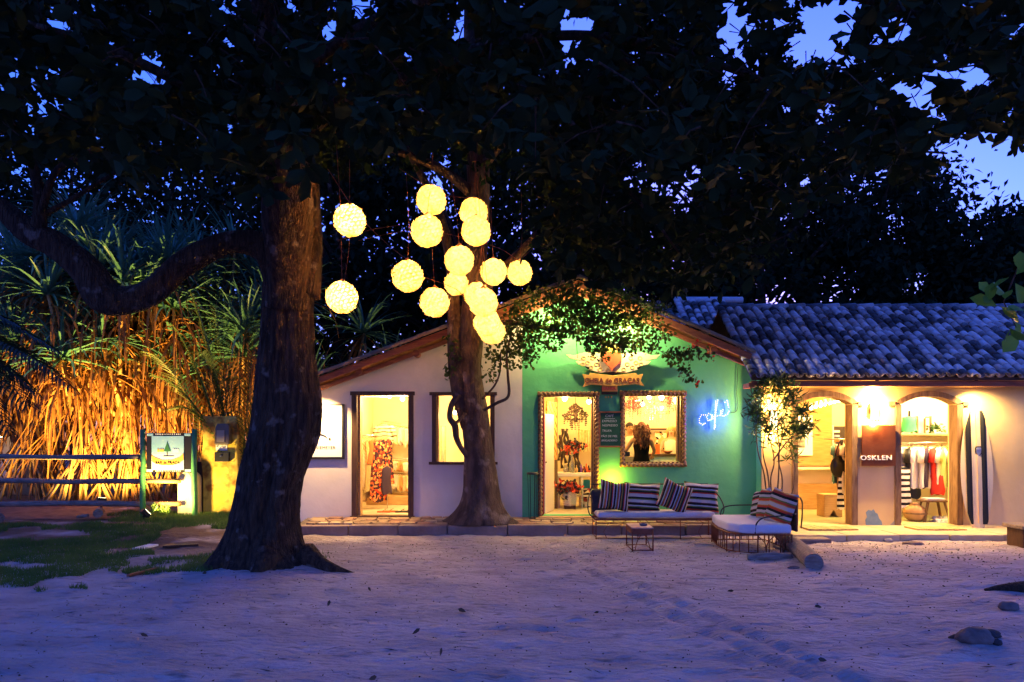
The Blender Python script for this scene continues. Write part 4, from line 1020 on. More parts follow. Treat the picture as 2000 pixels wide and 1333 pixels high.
# log bollards near the fence
lgt = MB(); c = P(185,1000,13.1); lgt.tube([c+Vector((.12,-.1,-.02)), c+Vector((-.05,.25,-.02))], .085, 12)
lgt.build('log', grey_wood, None, smooth=False, label='short round log lying on the soil below the floodlight', cat='log')
MB().tube([P(172,1007,13.0), P(160,1009,13.05), P(150,1010,13.0)], [.03,.035,.02], 7).build('wood_chip', grey_wood, None, label='split piece of wood beside the short log under the fence', cat='wood')
c = P(-4,1012,12.4); MB().tube([c+Vector((-.2,.2,0)), c], .1, 12).build('log', grey_wood, None, label='dark round log end lying by itself on the grass before the rails', cat='log')
# veranda house far left
vh = empty('veranda_house', (PX(40,19), 19, 0), 'low thatched house with white and timber veranda posts behind the fence', 'house')
VY = 18.3; lilac = mat('lilac_wall', (.40,.36,.42), (.46,.42,.48), 3, .85)
MB().box(PX(-200,20), PX(118,20), 20.0, 20.2, 0, 2.3).build('wall', lilac, vh)
MB().box(PX(-200,VY), PX(120,VY), VY+.1, 20, .0, .2).build('floor', grey_wood, vh)
MB().box(PX(28,VY), PX(44,VY), VY, VY+.2, .1, PZ(862,VY)).build('post', white, vh); MB().box(PX(62,VY-.1), PX(79,VY-.1), VY-.1, VY+.12, .1, PZ(853,VY)).build('post', pale_wood, vh)
MB().box(PX(22,VY), PX(48,VY), VY-.03, VY+.23, PZ(865,VY), PZ(852,VY)).build('capital', pale_wood, vh)
MB().bar((PX(-200,VY),VY+.05,PZ(847,VY)), (PX(115,VY),VY+.05,PZ(849,VY)), .2, .12).build('beam', dark_wood, vh)
thatch = mat('thatch', (.10,.06,.03), (.20,.12,.05), 5, .95, .9, 30, stretch=(6,1,1))
MB().add([(PX(-220,VY),VY-.4,2.0),(PX(128,VY),VY-.4,2.0),(PX(110,20),21.0,3.6),(PX(-200,20),21.0,3.6),(PX(-220,VY),VY-.4,1.86),(PX(128,VY),VY-.4,1.86),(PX(110,20),21.0,3.4),(PX(-200,20),21.0,3.4)], [(0,1,2,3),(7,6,5,4),(0,4,5,1),(1,5,6,2),(2,6,7,3),(3,7,4,0)]).build('thatched_roof', thatch, vh)
MB().box(PX(80,19.95), PX(112,19.95), 19.9, 19.99, .3, 1.7).build('shutter', white, vh)
MB().box(PX(-200,VY-.3), PX(62,VY-.3), VY-.3, VY-.22, .05, PZ(935,VY)).build('low_wall', pale_wood, vh)
lamp('veranda_bulb', (PX(2,19), 19, 1.75), 12, WARM, .06, vh)
MB().ball(P(2,851,18.9), .05).build('bulb', bulb, vh)

# ================================================================== shell lanterns
shell = mat('capiz_shell', (.95,.82,.50), (.80,.56,.22), 22, .5, trans=.6, spec=.3)
cap_m = mat('lantern_cap', (.30,.12,.03), rough=.6)
fib = [(math.acos(1-2*(i+.5)/150), math.pi*(1+5**.5)*i) for i in range(150)]
LLAB = ['highest ball lantern of the whole cluster','ball lantern hanging directly below the highest one','ball lantern beside the big trunk with a dark leaf across it','ball lantern hung on a wire below the leaf-crossed one beside the big trunk',
 'upper of the two overlapping ball lanterns on the slim tree stem','lower of the two overlapping ball lanterns on the slim tree stem','ball lantern in the heart of the cluster, covering a smaller one','ball lantern hanging free above the white shop verge, level with the heart of the cluster',
 'lone ball lantern hanging lower, just above the white shop verge','smaller ball lantern half hidden under the heart of the cluster','ball lantern hanging free next to the leaf-cut outer lantern','outermost ball lantern towards the green gable, cut by a dark leaf',
 'mostly hidden ball lantern topping the chain of four on the slim trunk','brightest ball lantern of the chain of four on the slim trunk','third ball lantern down the chain of four on the slim trunk','lowest ball lantern at the end of the chain on the slim trunk']
LANT = [(842,392,29),(834,453,31),(683,432,31),(668,582,31),(925,416,27.5),(930,453,28.5),(897,510,29),(796,541,31),(849,592,29),(891,555,23.5),(964,532,26),(1015,534,24.5),(931,577,24.5),(944,592,28.5),(951,632,26),(961,648,26)]
random.seed(3)
for i, (px, py, rp) in enumerate(LANT):
    Y = {2:8.3, 3:8.35, 14:10.2, 15:11.2}.get(i, min(.205*F/rp, 11.6)); c = P(px, py, Y); Rr = rp/F*Y*.97
    t = empty('shell_lantern', c - Vector((0,0,Rr)), LLAB[i], 'lantern', 'ball lanterns in the trees')
    mb = MB(); ro = random.uniform(0,6)
    for th, ph in fib:
        n_ = Vector((math.sin(th)*math.cos(ph+ro), math.sin(th)*math.sin(ph+ro), math.cos(th)))
        if n_.z > .965: continue
        tl = (n_ + Vector((0,0,-.42)) + Vector([random.uniform(-.2,.2) for _ in range(3)])).normalized(); u = tl.orthogonal().normalized(); v_ = tl.cross(u)
        p = c + n_*Rr*random.uniform(.95,1.0); r = Rr*random.uniform(.19,.235)
        mb.add([p+(u*math.cos(2*math.pi*k/8)+v_*math.sin(2*math.pi*k/8))*r for k in range(8)], [tuple(range(8))])
    mb.build('shell_discs', shell, t, recalc=False, kind='stuff')
    MB().lathe([(.05,-.03),(.055,0),(.03,.03),(.012,.05)], c+Vector((0,0,Rr*.99)), 10).build('cap', cap_m, t, smooth=True)
    top = c+Vector((random.uniform(-.15,.15), random.uniform(-.1,.1), random.uniform(1.2,2.4)))
    MB().tube([c+Vector((0,0,Rr)), (c+top)/2+Vector((.03,0,0)), top], .004, 5).build('cord', iron, t)
    MB().ball(c, .03, 8, 6).build('bulb', bulb, t)
    lamp('lantern_light', c+Vector((0,0,.07)), 8.5 if i in (2,3) else 3.0, (1,.68,.27), .035, t)
for pts in ([(683,462),(680,500),(672,552)], [(640,330),(700,420),(760,480),(800,510)], [(780,330),(860,378),(925,388)], [(900,395),(925,412)], [(700,470),(820,450),(960,480),(1014,510)], [(940,540),(952,560),(960,600)], [(760,520),(880,560),(905,580)], [(1014,510),(1045,480),(1075,440)], [(780,440),(720,450),(660,470)]):
    q = spline([P(a,b,11.0+.4*math.sin(i))[:] for i, (a,b) in enumerate(pts)], 5)
    MB().tube(q, .006, 5).build('lantern_wire', iron, None, smooth=True, label='thin brown wire strung between the ball lanterns', cat='wire', group='lantern wires')
for px, py, Y, rot in ((672,425,8.4,.9),(1030,522,9.6,-.6)):
    v, f = leaf_cloud(np.array([P(px-8,py-22,Y)]), np.array([[.35*math.copysign(1,rot),0,-1]]), .2, .42, 'hex', .05); leaf_obj('hanging_leaf', v, f, leaf_d, bt)

# ================================================================== fixtures of the white shop front
def at(px, py, dy=0, Y=WY): return P(px, py, Y-dy)
ns = empty('framed_signboard', at(630,895), 'white shop signboard in a dark frame half behind the big trunk', 'sign')
def on(par, name, x0, y0, x1, y1, d0, d1, m, bevel=.003, Y=WY):
    return MB().box(PX(x0,Y), PX(x1,Y), Y-d1, Y-d0, PZ(y1,Y), PZ(y0,Y)).build(name, m, par, bevel=bevel)
on(ns,'board',566,792,669,893,.0,.03,mat('sign_white', (.78,.75,.68), rough=.5)); on(ns,'frame_side',669,790,673,897,.0,.055,sblack); on(ns,'frame_side',562,790,566,897,.0,.055,sblack); on(ns,'frame_bottom',566,893.2,669,897,.0,.055,sblack); on(ns,'frame_top',566,789,669,791.8,.0,.055,grey_wood)
text('lettering', 'NIEMEYER', .075, sblack, at(635,875,.033), ns, extrude=.002, space=1.1)
mb = MB(); q = spline([(PX(a,WY), WY-.036, PZ(b,WY)) for a,b in ((600,852),(612,848),(624,848),(634,851),(640,856))], 6); mb.tube(q, [.004+.009*math.sin(math.pi*i/(len(q)-1)) for i in range(len(q))], 6); mb.ball((PX(645,WY),WY-.036,PZ(858,WY)), (.018,.008,.024)); mb.build('emblem', sblack, ns, smooth=True)
sp_ = empty('sign_spotlight', at(618,760,.45), 'small spotlight under the verge shining on the framed white signboard', 'spotlight')
c = at(618,762,.42); MB().tube([c+Vector((0,.0,.1)), c], [.03,.045], 10).build('housing', black, sp_); MB().tube([c+Vector((0,0,.1)), at(618,740,.3)], .008, 6).build('arm', black, sp_); MB().ball(c+Vector((0,0,-.01)), .03).build('bulb', bulb, sp_)
lamp('sign_spot_beam', c+Vector((0,-.02,-.05)), 120, WARMW, .03, sp_, 120, at(622,880), .7)

# ================================================================== fixtures of the cafe front
ws = empty('winged_heart_sign', at(1195,760), 'carved winged heart sign with crown and banner above the cafe door', 'sign')
D0, D1 = .14, .18
cream_s = mat('sign_cream', (.72,.60,.36), (.78,.66,.42), 6, .55, .3, 30); red_s = mat('sign_red', (.62,.09,.03), (.70,.14,.05), 5, .45); gold_s = mat('sign_gold', (.66,.42,.06), (.74,.50,.12), 8, .5); dark_s = mat('sign_dark', (.02,.018,.015), rough=.6); banner_s = mat('sign_banner', (.55,.26,.04), (.66,.36,.08), 9, .55)
def cut(par, name, pts, d0, d1, m, Y=WY, bevel=.004): 
    return MB().prism([(PX(a,Y), PZ(b,Y)) for a, b in pts], Y-d1, Y-d0).build(name, m, par, bevel=bevel)
wing = [(1193,728),(1220,730),(1242,724),(1240,720),(1262,714),(1268,708),(1256,707),(1278,703),(1286,695),(1270,697),(1250,691),(1215,692),(1200,700)]
cut(ws,'wing',wing,D0,D1,cream_s); cut(ws,'wing',[(2*1195-a,b) for a,b in wing][::-1],D0,D1,cream_s)
cut(ws,'backing_or_shadow',[(1128,704),(1146,722),(1196,734),(1246,722),(1262,706),(1238,700),(1195,708),(1150,700)],D0-.05,D0-.002,dark_s)
for sx in (1,-1):
    for a, b in ((1232,700),(1242,709),(1225,712),(1250,700),(1218,722),(1203,724),(1252,712),(1235,718)):
        a = 1195+sx*(a-1195); c = at(a,b,D1+.003); m_ = MB(); 
        m_.tube([c+Vector((math.cos(t)*.034,0,math.sin(t)*.03)) for t in [2*math.pi*k/12 for k in range(13)]], .0065, 5); m_.build('scale_ring', gold_s, ws, smooth=True)
heart = [(1192+19*math.sin(t)**3, 706-1.28*(13*math.cos(t)-5*math.cos(2*t)-2*math.cos(3*t)-math.cos(4*t))) for t in [2*math.pi*k/36 for k in range(36)]]
o = cut(ws,'heart',heart[::-1],D1-.01,D1+.05,red_s,bevel=.02)
cut(ws,'crown',[(1181,691),(1204,691),(1207,678),(1200,684),(1197,676),(1192,683),(1188,676),(1185,684),(1178,677)],D1-.02,D1+.02,gold_s)
cut(ws,'crown_backing',[(1174,692),(1210,692),(1216,672),(1170,672)],D0-.03,D1-.022,dark_s)
cut(ws,'banner',[(1136,758),(1141,747),(1135,733),(1148,735),(1150,731),(1195,736),(1238,731),(1241,735),(1252,733),(1247,746),(1254,756),(1238,752),(1195,756),(1152,753)],D1-.01,D1+.03,banner_s)
text('lettering','CHEIA de GRAÇAS',.118,mat('letter_brown', (.16,.025,.012), rough=.6),at(1195,744,D1+.034),ws,extrude=.006,bold=.003)
text('lettering_outline','CHEIA de GRAÇAS',.118,gold_s,at(1195,744.8,D1+.032),ws,extrude=.003,bold=.008)
for a in (1160,1230): MB().bar(at(a,716,0), at(a,716,D0), .03, .03).build('bracket', black_iron, ws)
bp = empty('small_plaque', at(1189,767), 'little plaque hung between the banner and the chalkboard', 'plaque')
cut(bp,'board',[(1174,766),(1204,766),(1203,753),(1189,752),(1174,754)],.12,.15,banner_s); text('lettering','BAHIA',.085,red_s,at(1189,759.5,.153),bp,extrude=.004,bold=.003); cut(bp,'backing_or_shadow',[(1174,771),(1205,771),(1205,756),(1174,756)],.02,.06,dark_s)  # lower dark plate stands in for the plaque's cast shadow
for a in (1183,1188.5,1194): MB().ball(at(a,776,.03), (.016,.012,.02), 8, 6).build('bell', gold_s, bp)
cb = empty('chalkboard', at(1191,874), 'green chalkboard menu with white handwriting between cafe door and window', 'chalkboard')
chalkg = mat('chalk_green', (.012,.06,.03), (.02,.085,.045), 5, .85); chalk = mat('chalk', (.48,.50,.42), rough=.9)
on(cb,'board',1171.5,807,1212,871,.05,.07,chalkg)
for n_, x0, y0, x1, y1 in (('frame_side',1168.3,804,1171.3,874),('frame_side',1212.2,804,1215,874),('frame_top',1171.4,804,1212.1,806.8),('frame_bottom',1171.4,871.2,1212.1,874)): on(cb,n_,x0,y0,x1,y1,.03,.09,red_wood)
for s_, py, a, sz in (('CAFÉ',813,1190,.075),('EXPRESSO',823,1190,.068),('NESPRESSO',831.5,1191,.064),('TRUFA',842,1185,.066),('PÃO DE MEL',852.5,1190,.062),('BRIGADEIRO',861,1190,.058)):
    text('chalk_line', s_, sz*.86, chalk, at(a,py,.0715), cb, extrude=.0008, shear=.15)
MB().bar(at(1181,818,.072), at(1201,818,.072), .004, .006).build('chalk_underline', chalk, cb)
# light-dot neon
nl = empty('light_sign', at(1395,840), 'blue lettering of small lights spelling cafe on the green wall', 'sign')
led = mat('blue_led', (.3,.3,1), emit=(.14,.12,1.0), es=2.4)
strokes = [[(1378,811),(1370,811),(1366,818),(1366,826),(1372,830),(1380,826)], [(1391,812),(1384,808),(1380,815),(1383,822),(1389,820),(1391,811),(1393,822)], [(1395,838),(1396,820),(1397,800),(1398,784),(1402,782),(1400,792),(1398,806),(1396,826),(1397,838)], [(1391,815),(1405,812)], [(1405,812),(1410,808),(1412,801),(1408,803),(1407,812),(1414,813),(1421,809),(1425,801)], [(1416,786),(1420,783),(1422,792),(1424,800)]]
mb = MB()
for st in strokes:
    L = 0
    for p, q in zip(st, st[1:]):
        d_ = math.hypot(q[0]-p[0], q[1]-p[1]); n_ = max(1, int(d_/2.9))
        for k in range(n_): mb.ball(at(p[0]+(q[0]-p[0])*k/n_, p[1]+(q[1]-p[1])*k/n_, .05), .0088, 6, 4)
mb.build('light_dots', led, nl, recalc=False, kind='stuff')
mb = MB()
for st in strokes: mb.tube([at(a,b,.035) for a,b in st], .004, 5)
mb.build('wire_form', black_iron, nl, recalc=False)
lamp('light_sign_glow', at(1396,812,.14), 11, (.02,.02,1.0), .10, nl)
MB().tube(spline([at(a,b,.02)[:] for a,b in ((1427,806),(1436,805),(1441,795),(1439,770),(1440,740),(1442,700))], 5), .005, 5).build('cable', black_iron, nl)
# hidden lights of the cafe front
cs_ = empty('eave_spotlight', at(1215,640,1.1), 'small warm spotlight half hidden in the climber above the winged sign', 'spotlight')
for px_, py_, dy_, W_ in ((1222,630,.50,44),(1085,615,.45,32)):
    c = at(px_,py_,dy_); MB().tube([c+Vector((0,-.05,.1)), c], [.03,.05], 10).build('housing', black, cs_); MB().tube([c+Vector((0,-.03,.08)), at(px_,py_-25,.1)], .01, 6).build('arm', black, cs_); MB().ball(c+Vector((0,.01,-.015)), .025).build('bulb', bulb, cs_)
    lamp('eave_spot_beam', c+Vector((0,.03,-.06)), W_, (1,.80,.36), .03, cs_)
ul = empty('wall_uplight', at(1196,952,.12), 'small yellow uplight on the wall behind the sofa', 'wall light')
c = at(1196,945,.12); MB().box(c.x-.06,c.x+.06,c.y-.04,c.y+.04,c.z-.06,c.z).build('housing', black, ul); MB().box(c.x-.05,c.x+.05,c.y-.03,c.y+.03,c.z+.001,c.z+.008).build('lens', bulb_soft, ul)
lamp('uplight_beam', c+Vector((0,-.02,.05)), 7, (1,.70,.03), .03, ul)
# wire pot stand by the door
ps = empty('wire_stand', at(1040,1010,.2), 'slender black wire stand with round tray beside the cafe door', 'stand')
c = at(1040,925,.22); zf = pz(12.3)
MB().lathe([(.10,-.02),(.105,.0),(.095,.018),(.0,.018)], c, 18, cap=False).build('tray', black_iron, ps, smooth=True)
for k in range(6):
    t = 2*math.pi*k/6; MB().tube([c+Vector((math.cos(t)*.085,math.sin(t)*.085,0)), Vector((c.x+math.cos(t)*.06,c.y+math.sin(t)*.06,zf))], .005, 5).build('leg', black_iron, ps)
MB().tube([Vector((c.x+math.cos(t)*.06,c.y+math.sin(t)*.06,zf+.01)) for t in [2*math.pi*k/14 for k in range(15)]], .006, 5).build('foot_ring', black_iron, ps)

# ================================================================== fixtures of the cream shop
def ar(px, py, dy=0): return P(px, py, RY-dy)
os_ = empty('copper_sign', ar(1711,911), 'brown copper signboard with pale lettering between the arched doorways', 'sign')
copper = mat('copper_sheet', (.20,.055,.018), (.26,.08,.028), 3, .42, .15, 20, metal=.75)
on(os_,'board',1678.5,831,1743.5,910,.07,.10,copper,Y=RY)
on(os_,'batten',1690,838,1732,904,.0,.069,dark_wood,Y=RY)
text('lettering','OSKLEN',.112,mat('letter_silver', (.80,.78,.72), rough=.5),ar(1711.5,895,.104),os_,extrude=.006,space=1.12,bold=.0015,sx=1.25)
def sconce(px, py0, py1, label, W=66):
    c = ar(px,(py0+py1)/2,.11); t = empty('wall_lantern', ar(px,py1,.1), label, 'wall lamp'); h = (PZ(py0,RY)-PZ(py1,RY))/2
    MB().lathe([(.055,-h*.86),(.06,-h*.5),(.06,h*.5),(.055,h*.86)], c, 14).build('glass_tube', bulb_soft, t, smooth=True)
    for k in range(7):
        a_ = 2*math.pi*k/7; MB().tube([c+Vector((math.cos(a_)*.068,math.sin(a_)*.068,-h*.9)), c+Vector((math.cos(a_+.5)*.068,math.sin(a_+.5)*.068,0)), c+Vector((math.cos(a_)*.068,math.sin(a_)*.068,h*.9))], .006, 5).build('cage_wire', cap_m, t)
    for z_ in (-h,h): MB().lathe([(.05,-.012),(.07,0),(.05,.012)], c+Vector((0,0,z_*.93)), 14).build('rim', cap_m, t, smooth=True)
    MB().box(c.x-.03,c.x+.03,RY-.06,RY-.001,c.z-.05,c.z+.05).build('bracket', cap_m, t)
    lamp('sconce_up', c+Vector((0,-.02,h+.05)), W*.5, WARM, .03, t); lamp('sconce_down', c+Vector((0,-.02,-h-.05)), W*.35, WARM, .03, t)
sconce(1708,782,824,'lit caged tube lamp above the copper signboard'); sconce(1511,800,842,'lit caged tube lamp glowing behind the slim leaved shrub', 55)
for px, lab, tgt, W in ((1713,'small eave spotlight above the caged tube lamp',ar(1711,960),150),(1907,'small eave spotlight shining down on the surfboard',ar(1925,930),95)):
    t = empty('eave_spotlight', ar(px,752,.3), lab, 'spotlight'); c = ar(px,750,.28)
    MB().tube([c+Vector((0,0,.09)), c], [.022,.04], 10).build('housing', black, t); MB().tube([c+Vector((0,0,.08)), c+Vector((0,.1,.16))], .01, 6).build('arm', black, t); MB().ball(c+Vector((0,0,-.012)), .028).build('bulb', bulb, t)
    lamp('eave_spot_beam', c+Vector((0,-.02,-.06)), W, WARMW, .03, t, 140, tgt, .8)
# flaked paint patch, shallow break in the plaster
patch = [(1691,1026),(1690,1016),(1693,1010),(1691,1001),(1696,996),(1702,998),(1706,995),(1710,1002),(1714,1004),(1717,1013),(1722,1019),(1723,1026)]
cut(rb,'bare_patch',patch,.0,.004,mat('bare_plaster', (.16,.24,.26), (.22,.30,.31), 8, .9, .3, 30),Y=RY,bevel=0)
cut(rb,'bare_patch',[(1738,1026),(1745,1019),(1750,1012),(1751,1026)],.0,.004,mat('bare_grey', (.30,.27,.22), rough=.9),Y=RY,bevel=0)
# surfboard leaning on the wall
sb = empty('surfboard', ar(1910,1032,.4), 'cream longboard with two black stripes leaning on the cream wall', 'surfboard')
sby0, sby1 = 11.86, 12.17; sz0, sz1 = .1, PZ(796,12.17); sxc0, sxc1 = PX(1912,sby0), PX(1905,sby1)
def board(w0, w1, off, th, m, name, t0=0, t1=1):
    mb = MB(); n = 40
    for i in range(n+1):
        t = t0+(t1-t0)*i/n; x_ = sxc0+(sxc1-sxc0)*t; y_ = sby0+(sby1-sby0)*t; z_ = sz0+(sz1-sz0)*t
        hw = .30*(max(0,math.sin(math.pi*min(1,(t*.92+.05))))**.55) * (1-.12*t)
        if t < .02: hw = .10+.07*(t/.02)
        if t > .985: hw *= max(.1,math.sqrt(max(0,(1-t)/.015)))
        a_, b_ = max(-hw,w0), min(hw,w1)
        if b_ < a_: a_ = b_ = (a_+b_)/2
        d_ = -off
        mb.v += [(x_+a_,y_+d_+.012,z_),(x_+(a_+b_)/2,y_+d_-th,z_),(x_+b_,y_+d_+.012,z_),(x_+(a_+b_)/2,y_+d_+.05 if th>.01 else y_+d_+.008,z_)]
    for i in range(n):
        for k in range(4): a_=i*4+k; b_=i*4+(k+1)%4; mb.f.append((a_,b_,b_+4,a_+4))
    mb.f += [(0,1,2,3),(n*4+3,n*4+2,n*4+1,n*4)]
    return mb.build(name, m, sb, smooth=False)
resin = mat('board_resin', (.62,.47,.22), (.68,.53,.27), 3, .25, spec=.5); bstripe = mat('board_black', (.010,.010,.010), rough=.6, spec=.2)
board(-.5,.5,.0,.03,resin,'deck'); board(-.20,-.10,.030,.004,bstripe,'stripe',.03,.97); board(.06,.16,.030,.004,bstripe,'stripe',.03,.97); board(-.024,-.016,.032,.002,orange,'stringer',.04,.97)
y_ = sby0+(sby1-sby0)*.68
e_ = [(1903,872),(1912,872),(1914,876),(1913,886),(1907.5,894),(1902,886),(1901,876)]
MB().prism([(PX(a,y_),PZ(b,y_)) for a,b in e_], y_-.052, y_-.040).build('badge', sblack, sb); MB().prism([(PX(1907.5+(a-1907.5)*.78,y_),PZ(881+(b-881)*.78,y_)) for a,b in e_], y_-.055, y_-.0525).build('badge', mat('badge_grey', (.35,.36,.38), rough=.5), sb)
text('lettering','HGT',.04,white,(PX(1907.5,y_),y_-.057,PZ(877,y_)),sb,extrude=.001)
# doormats, step
coir = mat('coir', (.42,.27,.09), (.55,.38,.15), 20, .95, .9, 60)
for a, lab in ((1618,'woven coir doormat before the arched doorway beside the shrub'),(1826,'woven coir doormat before the arched doorway beside the surfboard')):
    Yd = 11.75; t = empty('doormat', (PX(a,Yd), Yd, .1), lab, 'doormat')
    for k in range(14):
        x_ = PX(a,Yd)-.42+.06*k; MB().box(x_+.002,x_+.058,Yd-.2+random.uniform(-.008,.008),Yd+.2+random.uniform(-.008,.008),.1,.122+random.uniform(-.003,.003)).build('braid', coir, t, bevel=.008)

# ================================================================== sofa and cushions
so = empty('iron_sofa', (PX(1282,11.5), 11.5, 0), 'long iron bench with pale padded seat along the green wall', 'sofa')
sx0, sx1, sy0, sy1, sz = PX(1163,11.2), PX(1400,11.2), 11.2, 11.62, .44
seatc = mat('seat_canvas', (.50,.44,.42), (.58,.52,.50), 5, .9, .3, 20)
MB().box(sx0+.03, sx1-.02, sy0-.01, sy1+.05, sz-.095, sz).build('seat_pad', seatc, so, bevel=.035)
MB().box(sx0, sx1, sy0-.015, sy0+.015, sz-.135, sz-.098).build('seat_rail', iron, so, bevel=.004); MB().box(sx0, sx1, sy1, sy1+.03, sz-.135, sz-.098).build('seat_rail', iron, so, bevel=.004)
def rod(par, pts, r=.009, m=iron, name='rod', n=6): return MB().tube(pts, r, n).build(name, m, par, smooth=True)
g0 = lambda y_: .165 if y_ > 11.6 else 0.0
for x_ in (sx0+.01, sx0+(sx1-sx0)*.35, sx0+(sx1-sx0)*.70, sx1-.01): rod(so, [(x_,sy0,sz-.13),(x_,sy0,gz(x_,sy0))], name='leg')
for x_ in (sx0+.01, sx1-.01): rod(so, [(x_,sy1+.02,sz-.13),(x_,sy1+.02,0)], name='leg'); rod(so, [(x_,sy0,.03),(x_,sy1+.02,.03)], .007, name='stretcher')
rod(so, [(sx0,sy0,.02),(sx1,sy0,.02)], .008, name='stretcher'); rod(so, [(sx0,sy0,.30-.03),(sx1,sy0,.27)], .005, name='stretcher')
for x_, s_ in ((sx0,-1),(sx1,1)):
    q = spline([(x_,sy0+.02,sz-.12),(x_+s_*.10,sy0+.0,sz-.02),(x_+s_*.12,sy0+.05,sz+.12),(x_+s_*.07,sy0+.22,sz+.28),(x_,sy1,sz+.34)], 6); rod(so, q, .010, black_iron, 'arm')
rod(so, spline([(sx0,sy1+.02,sz),(sx0,sy1+.1,sz+.38),(sx0+.1,sy1+.12,sz+.42),((sx0+sx1)/2,sy1+.12,sz+.42),(sx1-.1,sy1+.12,sz+.42),(sx1,sy1+.1,sz+.38),(sx1,sy1+.02,sz)], 6), .012, black_iron, 'back_frame')
for k in range(7):
    x_ = sx0+(sx1-sx0)*(k+.5)/7; rod(so, [(x_,sy1+.03,sz-.1),(x_,sy1+.12,sz+.42)], .006, black_iron, 'back_bar')
for a_ in (1185,1265,1370): 
    x_ = PX(a_,11.2); rod(so, [(x_,sy0,.02),(x_-.05,sy0,.12),(x_+.03,sy0,.27),(x_-.04,sy0,sz-.13)], .005, name='scroll')
c_dk = ((.012,.010,.010),2.0); c_rd = ((.42,.045,.02),1.6); c_gr = ((.13,.14,.035),1.4); c_wh = ((.42,.38,.34),1.4); c_pu = ((.10,.03,.035),1.2); c_or = ((.50,.18,.03),.8)
strA = stripes('stripe_fine', [c_dk,c_wh,c_gr,c_rd,c_wh,c_dk,c_or,c_gr,c_dk,c_rd,c_wh,c_pu], 0, 5.0)
strB = stripes('stripe_wide', [((.44,.40,.37),4),c_rd,c_dk,c_gr,((.44,.40,.37),1.5),c_dk,c_pu,((.44,.40,.37),3.5),c_gr,c_dk], 1, 3.6)
strC = stripes('stripe_warm', [((.44,.40,.37),3),c_or,c_rd,c_gr,((.44,.40,.37),2.2),c_dk,c_rd,c_or], 1, 4.2)
def cushion(loc, S_, th, rot, m, label, name='striped_cushion', seed=0):
    """pillow with pinched corners, local x across, y up, z through"""
    n = 16; mb = MB()
    for s_ in (1,-1):
        b = len(mb.v)
        for j in range(n+1):
            for i in range(n+1):
                u, v = i/n*2-1, j/n*2-1
                puff = ((1-u**4)*(1-v**4))**.55; pin = 1-.10*(1-abs(v))**1*abs(u)**3; pin2 = 1-.10*(1-abs(u))*abs(v)**3
                wr = .012*noise.noise((u*2.2+seed, v*2.2, s_))+.006*noise.noise((u*6+seed, v*6, s_))
                mb.v.append((u*S_[0]/2*pin, v*S_[1]/2*pin2 - .03*S_[1]*(1-abs(u))*(v>0)*v, s_*(th/2*puff+.004)+wr*puff))
        for j in range(n):
            for i in range(n):
                a_ = b+j*(n+1)+i; q = (a_,a_+1,a_+n+2,a_+n+1); mb.f.append(q if s_ > 0 else q[::-1])
    m1 = (n+1)**2; ring = [i for i in range(n)] + [n+(n+1)*j for j in range(n)] + [(n+1)*n+n-i for i in range(n)] + [(n+1)*(n-j) for j in range(n)]
    for k in range(len(ring)):
        a_, b_ = ring[k], ring[(k+1) % len(ring)]; mb.f.append((a_, a_+m1, b_+m1, b_))
    M = Matrix.Translation(loc) @ Matrix.Rotation(rot[2],4,'Z') @ Matrix.Rotation(rot[0],4,'X') @ Matrix.Rotation(rot[1],4,'Z')
    return mb.build(name, m, None, smooth=True, matrix=M, label=label, cat='cushion', recalc=False)
yb = 11.52
cushion(P(1200,968,11.36),(.50,.50),.17,(R(72),R(-9),R(4)),strA,'dark finely striped cushion at the door end of the iron sofa',seed=1)
cushion(P(1254,972,yb),(.60,.50),.15,(R(74),R(-3),R(-3)),strB,'pale broad-striped cushion behind between the two dark striped ones',seed=2)
cushion(P(1318,970,11.34),(.50,.50),.17,(R(70),R(-24),R(3)),strA,'dark finely striped cushion tipped on its corner mid sofa',seed=3)
cushion(P(1370,972,yb),(.58,.52),.15,(R(74),R(-4),R(0)),strB,'pale broad-striped cushion at the far end of the sofa beside the bare green wall',seed=4)
cushion(P(1178,975,11.62),(.42,.40),.1,(R(76),R(6),R(0)),mat('dark_cushion', (.03,.03,.04), rough=.9),'dark plain cushion peeking out behind the first striped one',name='plain_cushion',seed=5)

# curved daybed
db = empty('iron_daybed', (3.55, 10.3, 0), 'curved iron daybed with thick white pad set at right angles to the sofa', 'daybed')
poly = [(3.18,11.0),(3.10,10.45),(3.10,9.98),(3.22,9.78),(3.45,9.70),(3.92,9.68),(4.0,10.3),(4.02,11.0)]
def flat(poly, z0, z1, k=1, c0=(3.55,10.35)):
    pts = [(c0[0]+(a_-c0[0])*k, c0[1]+(b_-c0[1])*k) for a_,b_ in poly]
    return MB().prism(pts, z0, z1, tf=lambda x,y,z: (x, z, y))
flat(poly,.30,.425).build('seat_pad', mat('white_canvas', (.60,.55,.56), (.66,.61,.62), 4, .9, .3, 15), db, bevel=.03)
for z_, r in ((.285,.012),(.03,.010)): rod(db, [(a_,b_,z_) for a_,b_ in poly+poly[:1]], r, iron, 'frame_rail')
for i in range(len(poly)):
    p, q = Vector(poly[i]), Vector(poly[(i+1)%len(poly)]); n_ = max(2, int((q-p).length/.085))
    if i == 4: n_ = 3
    for k in range(n_):
        if 4 < i < 7 and k % 2: continue
        c = p.lerp(q,k/n_); rod(db, [(c.x,c.y,.285),(c.x,c.y,.03 if i != 4 else .03)], .007, iron, 'bar')
for a_, b_ in ((3.18,11.0),(3.10,9.98),(3.92,9.68),(4.02,11.0),(3.45,9.70)): rod(db, [(a_,b_,.285),(a_,b_,gz(a_,b_)-.02)], .010, iron, 'leg')
